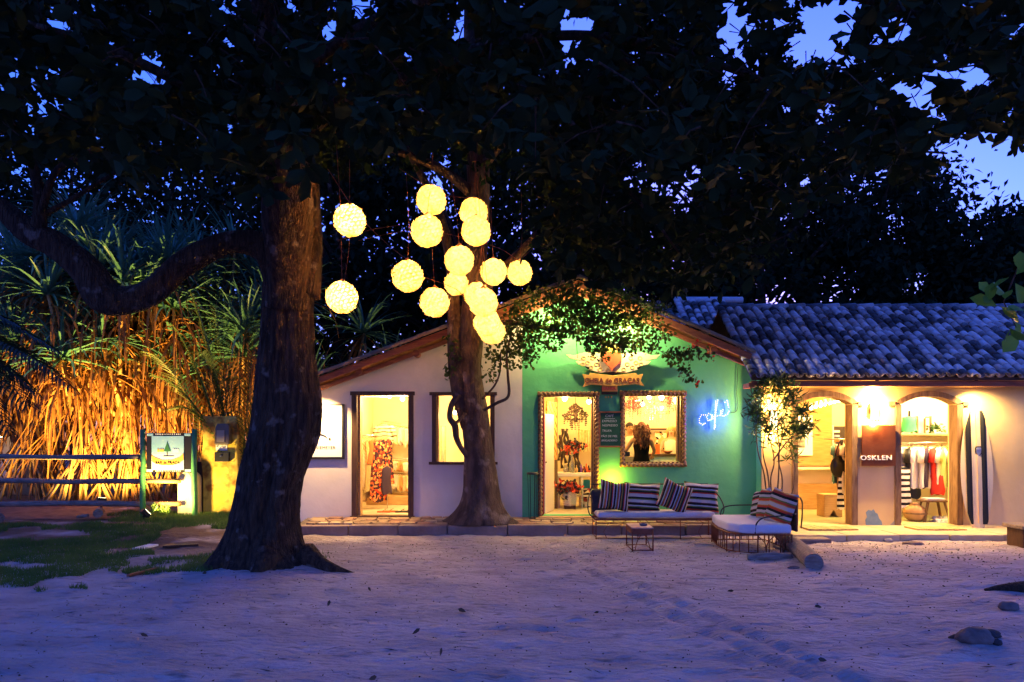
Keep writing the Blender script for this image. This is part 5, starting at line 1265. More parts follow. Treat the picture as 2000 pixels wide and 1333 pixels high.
for x0_, x1_ in ((3.45,3.68),(3.68,3.92)):
    xm = (x0_+x1_)/2; rod(db, spline([(x0_,9.69,.27),(xm-.02,9.69,.17),(xm,9.69,.04)],5), .007, iron, 'scroll'); rod(db, spline([(x1_,9.69,.27),(xm+.02,9.69,.17),(xm,9.69,.04)],5), .007, iron, 'scroll')
rod(db, spline([(3.42,9.72,.30),(3.44,9.72,.44),(3.55,9.74,.52),(3.80,9.78,.54),(4.05,9.85,.56)],6), .011, black_iron, 'arm')
rod(db, spline([(3.30,10.95,.30),(3.32,10.95,.50),(3.45,10.95,.57),(3.8,10.97,.58),(4.05,11.0,.58)],6), .011, black_iron, 'arm')
MB().box(4.06,4.10,9.9,10.95,.30,.80).build('backrest', dark_wood, db, bevel=.01)
rod(db, spline([(4.14,9.9,.35),(4.15,9.88,.6),(4.15,9.95,.78),(4.15,10.5,.80),(4.15,10.95,.78)],6), .010, black_iron, 'back_frame')
cushion(Vector((3.90,10.02,.63)),(.50,.52),.17,(R(76),R(-10),R(-68)),strC,'warm striped cushion nearest the arm of the curved daybed',seed=6)
cushion(Vector((3.87,10.42,.63)),(.50,.50),.16,(R(76),R(4),R(-78)),strC,'warm striped cushion in the middle of the curved daybed',seed=7)
cushion(Vector((3.88,10.78,.62)),(.46,.46),.15,(R(74),R(14),R(-84)),strB,'pale striped cushion at the sofa end of the curved daybed',seed=8)
# small iron table
tb = empty('iron_table', (PX(1256,10.1), 10.25, 0), 'small red iron side table with pale top on the sand', 'table')
tx0, tx1, ty0, ty1, tz = PX(1234,10.02), PX(1277,10.02), 10.02, 10.55, .345
MB().box(tx0,tx1,ty0,ty1,tz-.02,tz).build('table_top', mat('table_top_paint', (.42,.24,.19), (.50,.32,.26), 6, .6), tb, bevel=.006)
MB().box(tx0+.01,tx1-.01,ty0+.01,ty1-.01,tz-.10,tz-.021).build('apron', iron, tb)
for x_ in (tx0+.01,tx1-.01):
    for y_ in (ty0+.01,ty1-.01): rod(tb, [(x_,y_,tz-.02),(x_,y_,gz(x_,y_)-.01)], .010, iron, 'leg')
for y_ in (ty0+.01,ty1-.01): rod(tb, [(tx0+.01,y_,.015),(tx1-.01,y_,.015)], .008, iron, 'stretcher')
for s_ in (-1,1):
    xm = (tx0+tx1)/2; rod(tb, spline([(xm+s_*.11,ty0+.01,.02),(xm+s_*.08,ty0+.01,.14),(xm+s_*.02,ty0+.01,.25)],5), .006, iron, 'scroll'); rod(tb, [(tx0+.01 if s_<0 else tx1-.01,ty0+.01,.015),(tx0+.01 if s_<0 else tx1-.01,ty1-.01,.015)], .008, iron, 'stretcher')
at_ = empty('ashtray', (PX(1258,10.2),10.25,tz), 'small glass ashtray on the red iron side table', 'ashtray')
MB().lathe([(.05,0),(.06,.02),(.062,.03),(.05,.028),(.042,.01)], (PX(1258,10.2),10.25,tz), 14).build('bowl', mat('ashtray_glass', (.20,.15,.14), rough=.2), at_, smooth=True)

# ================================================================== logs, stones, litter on the sand
lb = MB(); limb(lb, [(4.28,11.0,.10,.10),(4.08,10.0,.10,.11),(3.88,9.2,.11,.115),(3.72,8.52,.11,.112)], 18, 6, .08, 4)
lb.build('log', grey_wood, None, smooth=False, label='long weathered log lying past the corner of the daybed', cat='log')
lb = MB(); limb(lb, [(3.15,9.25,.03,.06),(3.4,9.2,.05,.07),(3.72,9.22,.05,.06)], 12, 5, .2, 6); lb.build('log', grey_wood, None, smooth=True, label='short half-buried log in front of the daybed', cat='log')
bn = empty('stump_bench', (PX(2010,10.4),10.4,0), 'end of a rough dark timber bench on the sand by the terrace', 'bench')
MB().box(PX(1984,10.4),PX(2080,10.4),10.25,10.7,PZ(1033,10.4),PZ(1026,10.4)).build('seat', grey_wood, bn, bevel=.012)
MB().box(PX(1989,10.4),PX(2010,10.4),10.3,10.65,-.02,PZ(1033,10.4)-.001).build('leg', dark_wood, bn, bevel=.012); MB().box(PX(2050,10.4),PX(2070,10.4),10.3,10.65,-.02,PZ(1033,10.4)-.001).build('leg', dark_wood, bn, bevel=.012)
rockm = mat('dark_stone', (.14,.09,.075), (.24,.16,.13), 8, .9, .8, 25)
def rock(p, r, lab, sq=(1,1,.6), seed=0, m=None):
    mb = MB(); mb.ball((0,0,0),1,14,10)
    mb.v = [tuple(Vector(q)*(1+.28*noise.noise((q[0]*1.6+seed,q[1]*1.6,q[2]*1.6)))*1 for _ in (0,))[0] for q in mb.v]
    mb.v = [(p[0]+q[0]*r*sq[0], p[1]+q[1]*r*sq[1], gz(p[0],p[1])+r*sq[2]*.55+q[2]*r*sq[2]) for q in mb.v]
    return mb.build('stone', m or rockm, None, smooth=True, label=lab, cat='stone')
def G(px, py): v = gpt(px, py); return (v.x, v.y)
rock(G(1905,1258),.13,'largest reddish stone of the little heap on the sand',(1.1,.8,.6),12); rock(G(1880,1252),.07,'flat dark stone at the edge of the little heap',(1.5,.7,.4),2,mat('black_stone', (.04,.03,.03), (.08,.06,.055), 8, .9, .7, 30)); rock(G(1932,1246),.07,'low dark stone behind the largest of the heap',(1.4,.8,.5),3,MATS['black_stone']); rock(G(1948,1262),.035,'pebble lying apart from the little heap',(1,.8,.8),4,MATS['black_stone'])
rock(G(1970,1190),.08,'half-buried stone near the exposed root',(1.2,.8,.6),5); rock(G(1783,1064),.09,'flat brown stone in front of the terrace',(1.9,.9,.4),6); rock(G(1735,1057),.05,'pale stone against the terrace edge',(1.4,.9,.6),7,mat('pale_stone', (.45,.38,.28), rough=.9)); rock(G(1550,1114),.04,'small stone beside the log end',(1.8,.8,.5),8)
lb = MB(); limb(lb, [(PX(1930,7.4),7.45,-.01,.03),(PX(1960,7.4),7.4,.03,.05),(PX(2010,7.4),7.35,.05,.08),(PX(2080,7.4),7.3,.05,.1)], 12, 5, .25, 3); lb.build('exposed_root', bark1, None, smooth=True, label='dark exposed root crossing the sand beyond the little stone heap', cat='root')
# planks on the grass
for a, lab, m_ in (([(268,1076),(300,1068)],'pale broken board lying on the bare sand',white),([(318,1071),(388,1067)],'dark flat board lying on the bare sand',dark_wood),([(250,1128),(308,1114)],'dry reddish palm stalk lying by the grass edge',red_wood)):
    p, q = (Vector((*G(*b),gz(*G(*b))+.02)) for b in a); MB().bar(p,q,.16 if m_ is not red_wood else .05,.03).build('board', m_, None, bevel=.004, label=lab, cat='board')
# litter: dry leaves and crumbs
litter = mat('dry_litter', (.06,.04,.025), (.16,.10,.06), 3, .9)
n_ = 3600; bx = []; 
for _ in range(n_):
    x_, y_ = random.uniform(-4.5,8), random.uniform(4.6,11.2) if random.random() < .7 else random.uniform(9,11.2); bx.append((x_, y_, gz(x_,y_,True)+.004))
bx = np.array(bx); d = rng.normal(size=bx.shape); d[:,2] = .12
leaf_obj('litter', *leaf_cloud(bx, d, .020, .6, 'diamond', -.15), litter, kind='stuff', label='crumbs and twigs scattered over the sand', cat='litter')
n_ = 170; bx = []
for _ in range(n_):
    x_, y_ = random.uniform(-4.5,7), random.uniform(4.7,11); bx.append((x_, y_, gz(x_,y_,True)+.006))
bx = np.array(bx); d = rng.normal(size=bx.shape); d[:,2] = .04
leaf_obj('twig_litter', *leaf_cloud(bx, d, .11, .07, 'diamond', .0), litter, kind='stuff', label='thin dry twigs strewn over the sand', cat='litter')
n_ = 420; bx = []
for _ in range(n_):
    x_, y_ = random.gauss(5.4,1.2), random.gauss(9.6,.9); 
    if y_ < 11: bx.append((x_, y_, gz(x_,y_,True)+.003))
bx = np.array(bx); d = rng.normal(size=bx.shape); d[:,2] = .15
leaf_obj('gravel', *leaf_cloud(bx, d, .03, .7, 'diamond', -.15), litter, kind='stuff', label='dark crumbs thick on the sand before the arched shop', cat='litter')
for i, (a, b) in enumerate(((724,1157),(460,1134),(395,1127),(1003,1264),(380,1165),(70,1308),(720,1330),(910,1200),(1420,1155),(1605,1185),(1615,1293),(545,1152),(640,1186),(805,1240),(1090,1185),(1160,1195),(290,1245),(860,1285))):
    p = Vector((*G(a,b),0)); p.z = gz(p.x,p.y,True)+.008
    v, f = leaf_cloud(np.array([p]), np.array([[random.uniform(-1,1),random.uniform(-.4,.4),.25]]), .065, .5, 'hex', -.25)
    leaf_obj('fallen_leaf', v, f, litter, None, label='curled dry leaf lying alone on the open sand', cat='leaf', group='dry leaves on the sand')
# ================================================================== garments and interiors
random.seed(21)
def garment(p, wd, L, rz, m, label, group, cat='garment', name='hanging_garment', thick=.05, flare=1.15, sleeves=0, folds=6, seed=0, hanger=True, top=0):
    """cloth on a hanger: p = hook point, width across the shoulders, rz turns it about the vertical"""
    t = empty(name, (p[0],p[1],p[2]-L-.1), label, cat, group)
    c, s_ = math.cos(rz), math.sin(rz); tf = lambda x,y,z: (p[0]+x*c-y*s_, p[1]+x*s_+y*c, p[2]+z)
    mb = MB(); n, rows_ = 20, 9
    prof_ = [(0,.16),(.02,.5),(.06,.92),(.12,1.0),(.25,.93),(.45,.95),(.65,1.03),(.85,1.1),(1,flare)]
    for k, (t_, w_) in enumerate(prof_):
        z_ = -.07-t_*L
        for i in range(n):
            a_ = 2*math.pi*i/n; f_ = 1+.35*t_*math.sin(folds*a_+seed+2*t_)
            hx = wd/2*w_; hy = thick*(.5+.7*min(1,t_*5))*f_
            mb.v.append(tf(hx*math.cos(a_)+.012*math.sin(seed+5*t_), hy*math.sin(a_), z_ - (.02*math.sin(3*a_+seed) if t_ == 1 else 0)))
    for k in range(len(prof_)-1):
        for i in range(n): a_ = k*n+i; b_ = k*n+(i+1)%n; mb.f.append((a_,b_,b_+n,a_+n))
    mb.f.append(tuple(range(n)))
    if sleeves:
        for sg_ in (-1,1):
            mb.tube([tf(sg_*wd*.40,0,-.13), tf(sg_*wd*.56,0,-.13-sleeves*.5), tf(sg_*wd*.60,.01,-.13-sleeves)], [.06,.055,.055], 8)
    mb.build('cloth', m, t, smooth=True)
    if hanger:
        hg_ = MB().tube([tf(-wd*.42,0,-.10), tf(0,0,-.045), tf(wd*.42,0,-.10)], .008, 6).build('hanger', pale_wood, t)
        MB().tube([tf(0,0,-.045), tf(0,0,-.01), tf(.015,0,.012), tf(.0,0,.02)], .003, 5).build('hook', metal, hg_)
    return t
def rail(p, q, label, r=.012, drops=()):
    t = empty('clothes_rail', ((Vector(p)+Vector(q))/2), label, 'clothes rail'); MB().tube([p,q], r, 8).build('bar', metal, t, smooth=True)
    for d_ in drops: MB().tube([d_[0], d_[1]], .009, 6).build('upright', metal, t)
    return t
def patt(name, cs, scale, kind='VORONOI'):
    if name in MATS: return MATS[name]
    m = bpy.data.materials.new(name); m.use_nodes = True; n = m.node_tree; b = n.nodes['Principled BSDF']; b.inputs['Roughness'].default_value = .85; b.inputs['Specular IOR Level'].default_value = .15
    tc = n.nodes.new('ShaderNodeTexCoord'); r = n.nodes.new('ShaderNodeValToRGB'); r.color_ramp.interpolation = 'CONSTANT'
    if kind == 'VORONOI': t = n.nodes.new('ShaderNodeTexVoronoi'); t.inputs['Scale'].default_value = scale; o_ = t.outputs['Color']
    else: t = n.nodes.new('ShaderNodeTexWave'); t.inputs['Scale'].default_value = scale; t.bands_direction = 'DIAGONAL'; t.inputs['Distortion'].default_value = 4; t.inputs['Detail'].default_value = 2; o_ = t.outputs['Color']
    n.links.new(tc.outputs['Object'], t.inputs['Vector']); n.links.new(o_, r.inputs[0])
    e = r.color_ramp.elements; e[0].color = (*cs[0],1); e[0].position = 0; e[1].color = (*cs[1],1); e[1].position = 1/len(cs)
    for i, c in enumerate(cs[2:]): e.new((i+2)/len(cs)).color = (*c,1)
    n.links.new(r.outputs[0], b.inputs['Base Color']); MATS[name] = m
    return m
print_ms = [patt('print_orange', [(0.465,0.186,0.031),(0.496,0.372,0.155),(0.279,0.050,0.019),(0.527,0.465,0.279)], 9, 'WAVE'), patt('print_dark', [(.03,.02,.04),(.55,.10,.03),(.12,.03,.03),(.75,.40,.12)], 22), patt('print_gold', [(0.496,0.341,0.093),(0.155,0.074,0.019),(0.527,0.434,0.217)], 12, 'WAVE'), patt('print_red', [(.55,.05,.02),(.04,.02,.03),(.70,.30,.10)], 26), patt('print_cream', [(0.527,0.465,0.310),(0.465,0.217,0.050),(0.508,0.409,0.223)], 7, 'WAVE')]
coral = mat('coral_cloth', (.75,.13,.03), rough=.85); navy = mat('navy_cloth', (.05,.03,.06), rough=.85)
zig = stripes('zigzag', [((.80,.68,.36),3),((.02,.02,.025),1.2)], 2, 13, wob=.06); zig2 = stripes('wide_bw', [((.82,.78,.68),1.2),((.02,.02,.025),1)], 2, 9, wob=.02)
# ---- white shop
ry = 13.75; rz_ = PZ(851,ry)
ra, rbb = (PX(699,ry),ry-.25,rz_+.01), (PX(754,ry),ry+.15,rz_)
rail(ra, rbb, 'steel rail of patterned dresses inside the white shop doorway', drops=((rbb,(rbb[0],rbb[1],.23)),))
gl = 'long patterned dress on the rail inside the white shop doorway'
for k in range(11):
    t_ = (k+.5)/11; p = Vector(ra).lerp(Vector(rbb), t_); m_ = [zig,print_ms[0],print_ms[2],print_ms[4],print_ms[0],print_ms[2],coral,print_ms[1],print_ms[3],print_ms[1],print_ms[3]][k]
    L = [1.15,1.25,1.2,.95,1.0,1.05,.5,1.2,1.25,.85,.9][k]
    garment(p, .36, L, R(58+random.uniform(-8,8)), m_, ['black and cream zigzag dress at the jamb end of the rail','orange wave-print dress beside the zigzag one','gold and brown wave-print dress hanging longest on the rail','short cream and orange wave-print dress on the rail','second orange wave-print dress next to the short cream one','gold wave-print dress beside the coral top','plain coral top among the patterned dresses','dark dress with small orange print next to the coral top','longest dark red speckled dress on the rail','short dark dress with orange print near the rail end','dark red speckled dress at the very end of the rail'][k], 'dresses on the doorway rail', 'dress', 'dress', .035, 1.2, 0, 5, k)
garment(Vector(rbb)+Vector((.0,-.08,-.55)), .22, .55, R(40), navy, 'dark purple trousers hanging at the end of the dress rail', None, 'trousers', 'trousers', .03, 1.0, seed=2)
garment(P(751,822,14.3), .36, .42, R(-12), zig, 'black and cream zigzag top hung above the dress rail', None, 'top', 'knit_top', .06, .85, .2, 4, 3)
bik = [mat('bikini_%d' % i, c, rough=.8) for i, c in enumerate(((.80,.62,.32),(.84,.72,.48),(.72,.45,.16),(.78,.70,.55),(.62,.30,.10),(.10,.08,.07)))]
yb_ = 15.1
for tier, (za, zb_, n_) in enumerate(((822,832,13),(893,898,13),(918,922,14))):
    a_, b_ = P(745 if tier == 0 else 750, za, yb_), P(806, zb_, yb_-.35)
    rail(a_, b_, ['highest','middle','lowest'][tier]+' swimwear rail on the back wall of the white shop', .008)
    for k in range(n_):
        p = a_.lerp(b_, (k+.4)/n_); m_ = random.choices(bik, (4,4,2,3,1,.4))[0]
        garment(p, .26, random.uniform(.30,.42) if tier != 1 else .2, R(random.uniform(50,75)), m_, 'small pale swimsuit hanging on a back wall rail', 'swimsuits on the back wall rails', 'swimsuit', 'swimsuit', .025, random.uniform(.5,.9), 0, 3, k)
MB().box(PX(690,14.6), PX(830,14.6), 14.55, 15.29, .232, .42).build('display_plinth', pale_wood, None, label='low wooden plinth under the swimwear rails', cat='plinth', bevel=.01)
for a_, b_, m_, lab in ((758,985,coral,'red flip-flops on the floor of the white shop'),(793,983,black,'black flip-flops at the edge of the white shop doorway')):
    t = empty('flip_flops', P(a_,b_,13.2), lab, 'flip-flops'); zf = .235
    for k in (-1,1):
        x_ = PX(a_,13.2)+k*.06; y_ = 13.15+k*.05
        MB().box(x_-.13,x_+.13,y_-.045,y_+.045,zf,zf+.02).build('sole', m_, t, bevel=.012)
        MB().tube(spline([(x_-.03,y_-.04,zf+.02),(x_+.04,y_,zf+.06),(x_-.03,y_+.04,zf+.02)],4), .006, 5).build('strap', m_, t)
def ceiling_bulb(px, py, Y, W, par, c=WARMW, r=.04, top=None, lit=bulb):
    p = P(px, py, Y); t = empty('ceiling_bulb', p, par, 'lamp', None); MB().ball(p, r, 10, 7).build('bulb', lit, t, smooth=True)
    MB().tube([p+Vector((0,0,r*.8)), p+Vector((0,0,r+.05))], .018, 8).build('socket', black, t); MB().tube([p+Vector((0,0,r+.05)), p+Vector((0,0,r+.4 if top is None else top))], .004, 5).build('flex', black, t)
    if W: lamp('bulb_light', p+Vector((0,-.02,-r-.04)), W, c, .05, t)
ceiling_bulb(761,774,13.9,24,'lit bulb high inside the white shop doorway beside the brighter one'); ceiling_bulb(786,779,12.98,52,'brighter lit bulb just inside the white shop lintel'); ceiling_bulb(889,806,14.2,26,'lit bulb seen through the white shop window')
mr = empty('standing_mirror', P(866,905,14.6), 'tall wood-framed mirror leaning inside the white shop window', 'mirror')
MB().box(PX(860,14.6),PX(863,14.6),14.6,14.64,.6,PZ(832,14.6)).build('frame_side', pale_wood, mr); MB().box(PX(868,14.6),PX(871,14.6),14.6,14.64,.6,PZ(832,14.6)).build('frame_side', pale_wood, mr); MB().box(PX(863,14.6),PX(868,14.6),14.61,14.63,.6,PZ(834,14.6)).build('glass', mat('mirror_glass', (.7,.68,.6), rough=.1, metal=1), mr)

# ---- cafe
fz2 = .24
dl = empty('open_door_leaf', (PX(1066,13), 13.0, fz2), 'white cafe door leaf swung inward with a lever handle', 'door')
MB().obox((PX(1066,12.9)+.06,13.05,1.17), Vector((.10,.29,0)), Vector((.02,-.007,0)), Vector((0,0,.92))).build('leaf', inner_white, dl); MB().tube([P(1063,903,12.78),P(1068,903,12.78)], .012, 8).build('handle', black_iron, dl)
ptg = patt('painting_reds', [(.65,.06,.02),(.85,.45,.08),(.80,.18,.03),(.75,.55,.25),(.55,.30,.05)], 3.5, 'WAVE')
MB().obox(P(1077,842,13.35), Vector((.10,.16,0)), Vector((.015,-.01,0)), Vector((0,0,.56))).build('painting', ptg, None, label='tall red and orange abstract painting inside the cafe door', cat='painting')
MB().box(PX(1083.5,13.7),PX(1089,13.7),13.7,13.78,fz2,2.9).build('wooden_post', old_wood, None, label='slim wooden post inside the cafe door', cat='post')
# shelf table with things on it
stt = empty('display_table', P(1125,1000,13.9), 'cream two-tier display table inside the cafe door', 'table')
tx0, tx1 = PX(1089,13.9), PX(1175,13.9); tz_ = PZ(924,13.9)
MB().box(tx0,tx1,13.85,14.4,tz_-.075,tz_).build('table_top', inner_white, stt, bevel=.008)
for x_ in (tx0+.03,PX(1137,13.9),tx1-.03):
    for y_ in (13.88,14.36): MB().tube([(x_,y_,fz2),(x_,y_,tz_-.07)], .02, 8).build('leg', inner_white, stt)
MB().box(tx0,tx1,13.9,14.36,fz2+.22,fz2+.25).build('shelf', inner_white, stt)
glass_m = mat('clear_glass', (.55,.5,.4), rough=.1, spec=.6); glass_m.node_tree.nodes['Principled BSDF'].inputs['Transmission Weight'].default_value = .7
for k, (a_, h, r, m_, nm) in enumerate(((1117,.36,.055,glass_m,'decanter'),(1104,.16,.035,glass_m,'glass'),(1109,.17,.035,glass_m,'glass'),(1126,.15,.03,pale_wood,'glass'),(1131,.2,.03,black,'bottle'),(1136,.16,.035,mat('purple_jar',(.2,.05,.4),rough=.3),'jar'),(1141,.13,.045,print_ms[1],'jar'),(1146,.18,.035,coral,'jar'),(1151,.14,.04,print_ms[3],'jar'),(1156,.2,.03,glass_m,'bottle'))):
    c = Vector((PX(a_,14.0), 14.0+.06*(k%3), tz_))
    t = empty(nm, c, 'small %s standing on the cream display table' % {'decanter':'stoppered glass decanter','glass':'drinking glass','bottle':'dark narrow bottle','jar':'coloured jar'}[nm], nm, 'wares on the display table')
    MB().lathe([(r*.8,0),(r,.02),(r,h*.5),(r*.45,h*.68),(r*.35,h*.95),(r*.45,h)], c, 12).build('body', m_, t, smooth=True)
    if nm == 'decanter': MB().ball(c+Vector((0,0,h+.03)), .03).build('stopper', m_, t, smooth=True)
def flowers(c, n, r, cols, par, size=.07):
    for j, m_ in enumerate(cols):
        pts = np.array([Vector(c)+Vector((random.gauss(0,r),random.gauss(0,r*.6),random.gauss(0,r*.55))) for _ in range(n)]); pts = np.repeat(pts,6,0)
        leaf_obj(['red_petals','dark_leaves','pale_petals'][j], *leaf_cloud(pts, rng.normal(size=pts.shape), size, .7, 'hex', .1), m_, par, kind='stuff')
fr = mat('red_petal',(.55,.04,.02),(.70,.10,.04),8,.6); fd = mat('dark_petal',(.03,.035,.05),(.08,.05,.05),8,.7); fo = mat('orange_petal',(.70,.28,.05),rough=.6)
fv = empty('flower_vase', P(1118,922,14.1), 'red flowers in a slim vase standing on the display table', 'vase'); MB().lathe([(.04,0),(.05,.1),(.03,.3),(.02,.36)], (PX(1113,14.15),14.15,tz_), 12).build('vase', black, fv, smooth=True); flowers(P(1116,872,14.15), 26, .11, (fr,fd), fv, .06)
nec = mat('dark_beads', (.03,.02,.02), (.10,.05,.03), 30, .5)
for k, (a_, y0, y1) in enumerate(((1093,850,900),(1098,838,915),(1104,842,905),(1108,838,890),(1124,860,915),(1129,862,918))):
    MB().tube([P(a_,y0,14.6)+Vector((.02*math.sin(i*1.3+k),0,-(i/9)*(y1-y0)/F*14.6)) for i in range(10)], [.03+.014*math.sin(i*2.1+k) for i in range(10)], 6).build('necklace', nec, None, smooth=True, label='dark bead necklace hanging on the cafe back wall', cat='necklace', group='bead necklaces')
MB().add(sum([[P(1128+i*1.7,840,15.0)+Vector((0,.03*math.sin(i*1.9),0)), P(1128+i*1.7,882,15.0)+Vector((0,.03*math.sin(i*1.9+.3),0))] for i in range(24)],[]), [(2*i,2*i+1,2*i+3,2*i+2) for i in range(23)]).build('lace_curtain', mat('lace', (.82,.74,.45), (.70,.55,.22), 18, .8, trans=.3), None, label='yellowish lace curtain on the cafe back wall', cat='curtain')
fp = empty('flower_pot', P(1112,1000,13.7), 'white patterned pot of red and dark flowers on the cafe floor', 'flower pot')
potm = patt('pot_swirl', [(.80,.75,.65),(.12,.06,.03),(.82,.78,.7)], 16, 'WAVE')
c = Vector((PX(1113,13.68),13.68,fz2)); MB().lathe([(.10,.06),(.13,.1),(.135,.33),(.12,.34)], c, 4).build('pot', potm, fp); MB().box(c.x-.11,c.x+.11,c.y-.09,c.y+.09,fz2,fz2+.06).build('tray', dark_wood, fp); flowers(c+Vector((-.02,0,.42)), 40, .13, (fr,fd), fp, .07)
MB().box(PX(1138,13.95),PX(1166,13.95),13.95,14.3,fz2+.0,PZ(955,13.95)).build('patterned_chest', patt('diamonds',[(.45,.06,.03),(.75,.6,.4),(.05,.03,.03)],14), None, label='red diamond-patterned chest under the display table', cat='chest', bevel=.01)
MB().box(PX(1138,14.1),PX(1152,14.1),14.05,14.25,PZ(954,14.1),PZ(938,14.1)).build('teal_box', mat('teal_card',(.05,.40,.32),rough=.6), None, label='teal box standing on the patterned chest', cat='box', bevel=.004)
def chandelier(c, H, Wd, m, label, n=60, dropm=None, strands=22, lights=0):
    t = empty('chandelier', c, label, 'chandelier'); c = Vector(c)
    MB().tube([c+Vector((0,0,H)), c+Vector((0,0,H*1.35+.3))], .006, 6).build('chain', black_iron, t)
    MB().lathe([(.02,0),(.05,H*.1),(.025,H*.3),(.05,H*.5),(.02,H*.8),(.03,H)], c, 10).build('stem', m, t, smooth=True)
    for k in range(8):
        a_ = 2*math.pi*k/8; d = Vector((math.cos(a_),math.sin(a_),0)); MB().tube(spline([c+Vector((0,0,H*.25)), c+d*Wd*.28+Vector((0,0,H*.12)), c+d*Wd*.5+Vector((0,0,H*.38))],4), .008, 6).build('arm', m, t, smooth=True)
    mb = MB()
    for k in range(strands):
        a_ = 2*math.pi*k/strands; r = Wd*random.choice((.18,.3,.42,.5)); z_ = H*(.42 if r > Wd*.25 else .1)
        for j in range(random.randint(3,7)): mb.ball(c+Vector((math.cos(a_)*r,math.sin(a_)*r,z_-j*.035)), .014, 6, 4)
    for k in range(n):
        u = random.random(); a_ = random.uniform(0,6.283); r = Wd*.5*(1-u)**.7*random.uniform(.7,1); mb.ball(c+Vector((math.cos(a_)*r,math.sin(a_)*r,H*(.35+.65*u))), random.uniform(.012,.022), 6, 4)
    mb.build('beads', dropm or m, t, recalc=False, kind='stuff')
    return t
chandelier(P(1124,825,13.6), .36, .52, nec, 'black beaded chandelier hanging inside the cafe door', 150)
crys = mat('crystal_bead', (.80,.62,.35), (.85,.75,.6), 20, .15, spec=.8)
chandelier(P(1278,812,13.9), .30, .62, crys, 'sparkling crystal chandelier hanging inside the cafe window', 110, crys, 40)
pinkb = mat('pink_bead', (.65,.06,.10), (.80,.25,.2), 15, .4)
chandelier(P(1238,800,14.3), .30, .45, pinkb, 'pink beaded chandelier hung behind the crystal one', 120, pinkb, 30); chandelier(P(1308,790,14.4), .22, .42, pinkb, 'pink beaded chandelier in the window corner near the blue light sign', 90, pinkb, 24)
for k, (a_, b_, Y_, W_) in enumerate(((1103,779,13.0,34),(1150,785,14.4,16),(1245,780,14.6,0),(1268,776,14.2,14),(1292,777,13.25,24),(1322,783,14.6,10),(1292,797,14.9,0),(1255,790,14.9,0))):
    ceiling_bulb(a_, b_, Y_, W_, ['round lit bulb over the display table','lit bulb near the lace curtain','small lit bulb behind the pink beads','lit bulb over the crystal chandelier','brightest lit bulb under the cafe window lintel','big round lit globe in the window corner','small lit bulb low behind the crystals','small lit bulb between pink and crystal beads'][k], WARM, .075 if k == 5 else .045)
# counter, shelf behind
ct = empty('cafe_counter', P(1290,1000,13.9), 'white cafe counter with dark top seen through the window', 'counter')
cz = PZ(887,13.75)
MB().box(PX(1248,13.75),PX(1345,13.75),13.75,14.2,fz2,cz-.05).build('body', inner_white, ct); MB().box(PX(1246,13.72),PX(1347,13.72),13.70,14.24,cz-.05,cz).build('counter_top', dark_wood, ct, bevel=.008)
for a_ in (1272,1300,1328): MB().box(PX(a_,13.75)-.12,PX(a_,13.75)+.12,13.735,13.749,cz-.35,cz-.12).build('drawer_front', inner_white, ct, bevel=.006)
MB().box(PX(1212,13.4),PX(1240,13.4),13.35,13.7,fz2,PZ(892,13.4)).build('till_stand', pale_wood, None, label='wooden till stand in the near corner of the cafe window', cat='stand', bevel=.01); MB().box(PX(1218,13.4),PX(1231,13.4),13.42,13.6,PZ(892,13.4),PZ(883,13.4)).build('till', black, None, label='black till box on the wooden stand', cat='till', bevel=.01)
MB().box(PX(1216,15.2),PX(1340,15.2),15.2,15.3,PZ(841,15.2),PZ(837,15.2)).build('wall_shelf', dark_wood, None, label='dark wall shelf along the cafe back wall', cat='shelf')
for a_, b_, lab in ((1279,1312,'dark speckled picture under the wall shelf'),): MB().box(PX(a_,15.3),PX(b_,15.3),15.28,15.33,PZ(878,15.3),PZ(843,15.3)).build('picture', patt('speckle',[(.03,.02,.02),(.65,.35,.12),(.80,.70,.5)],20), None, label=lab, cat='picture')
MB().box(PX(1277,13.9),PX(1288,13.9),13.85,13.95,cz,PZ(868,13.9)).build('menu_card', coral, None, label='red folded menu card on the counter', cat='menu')

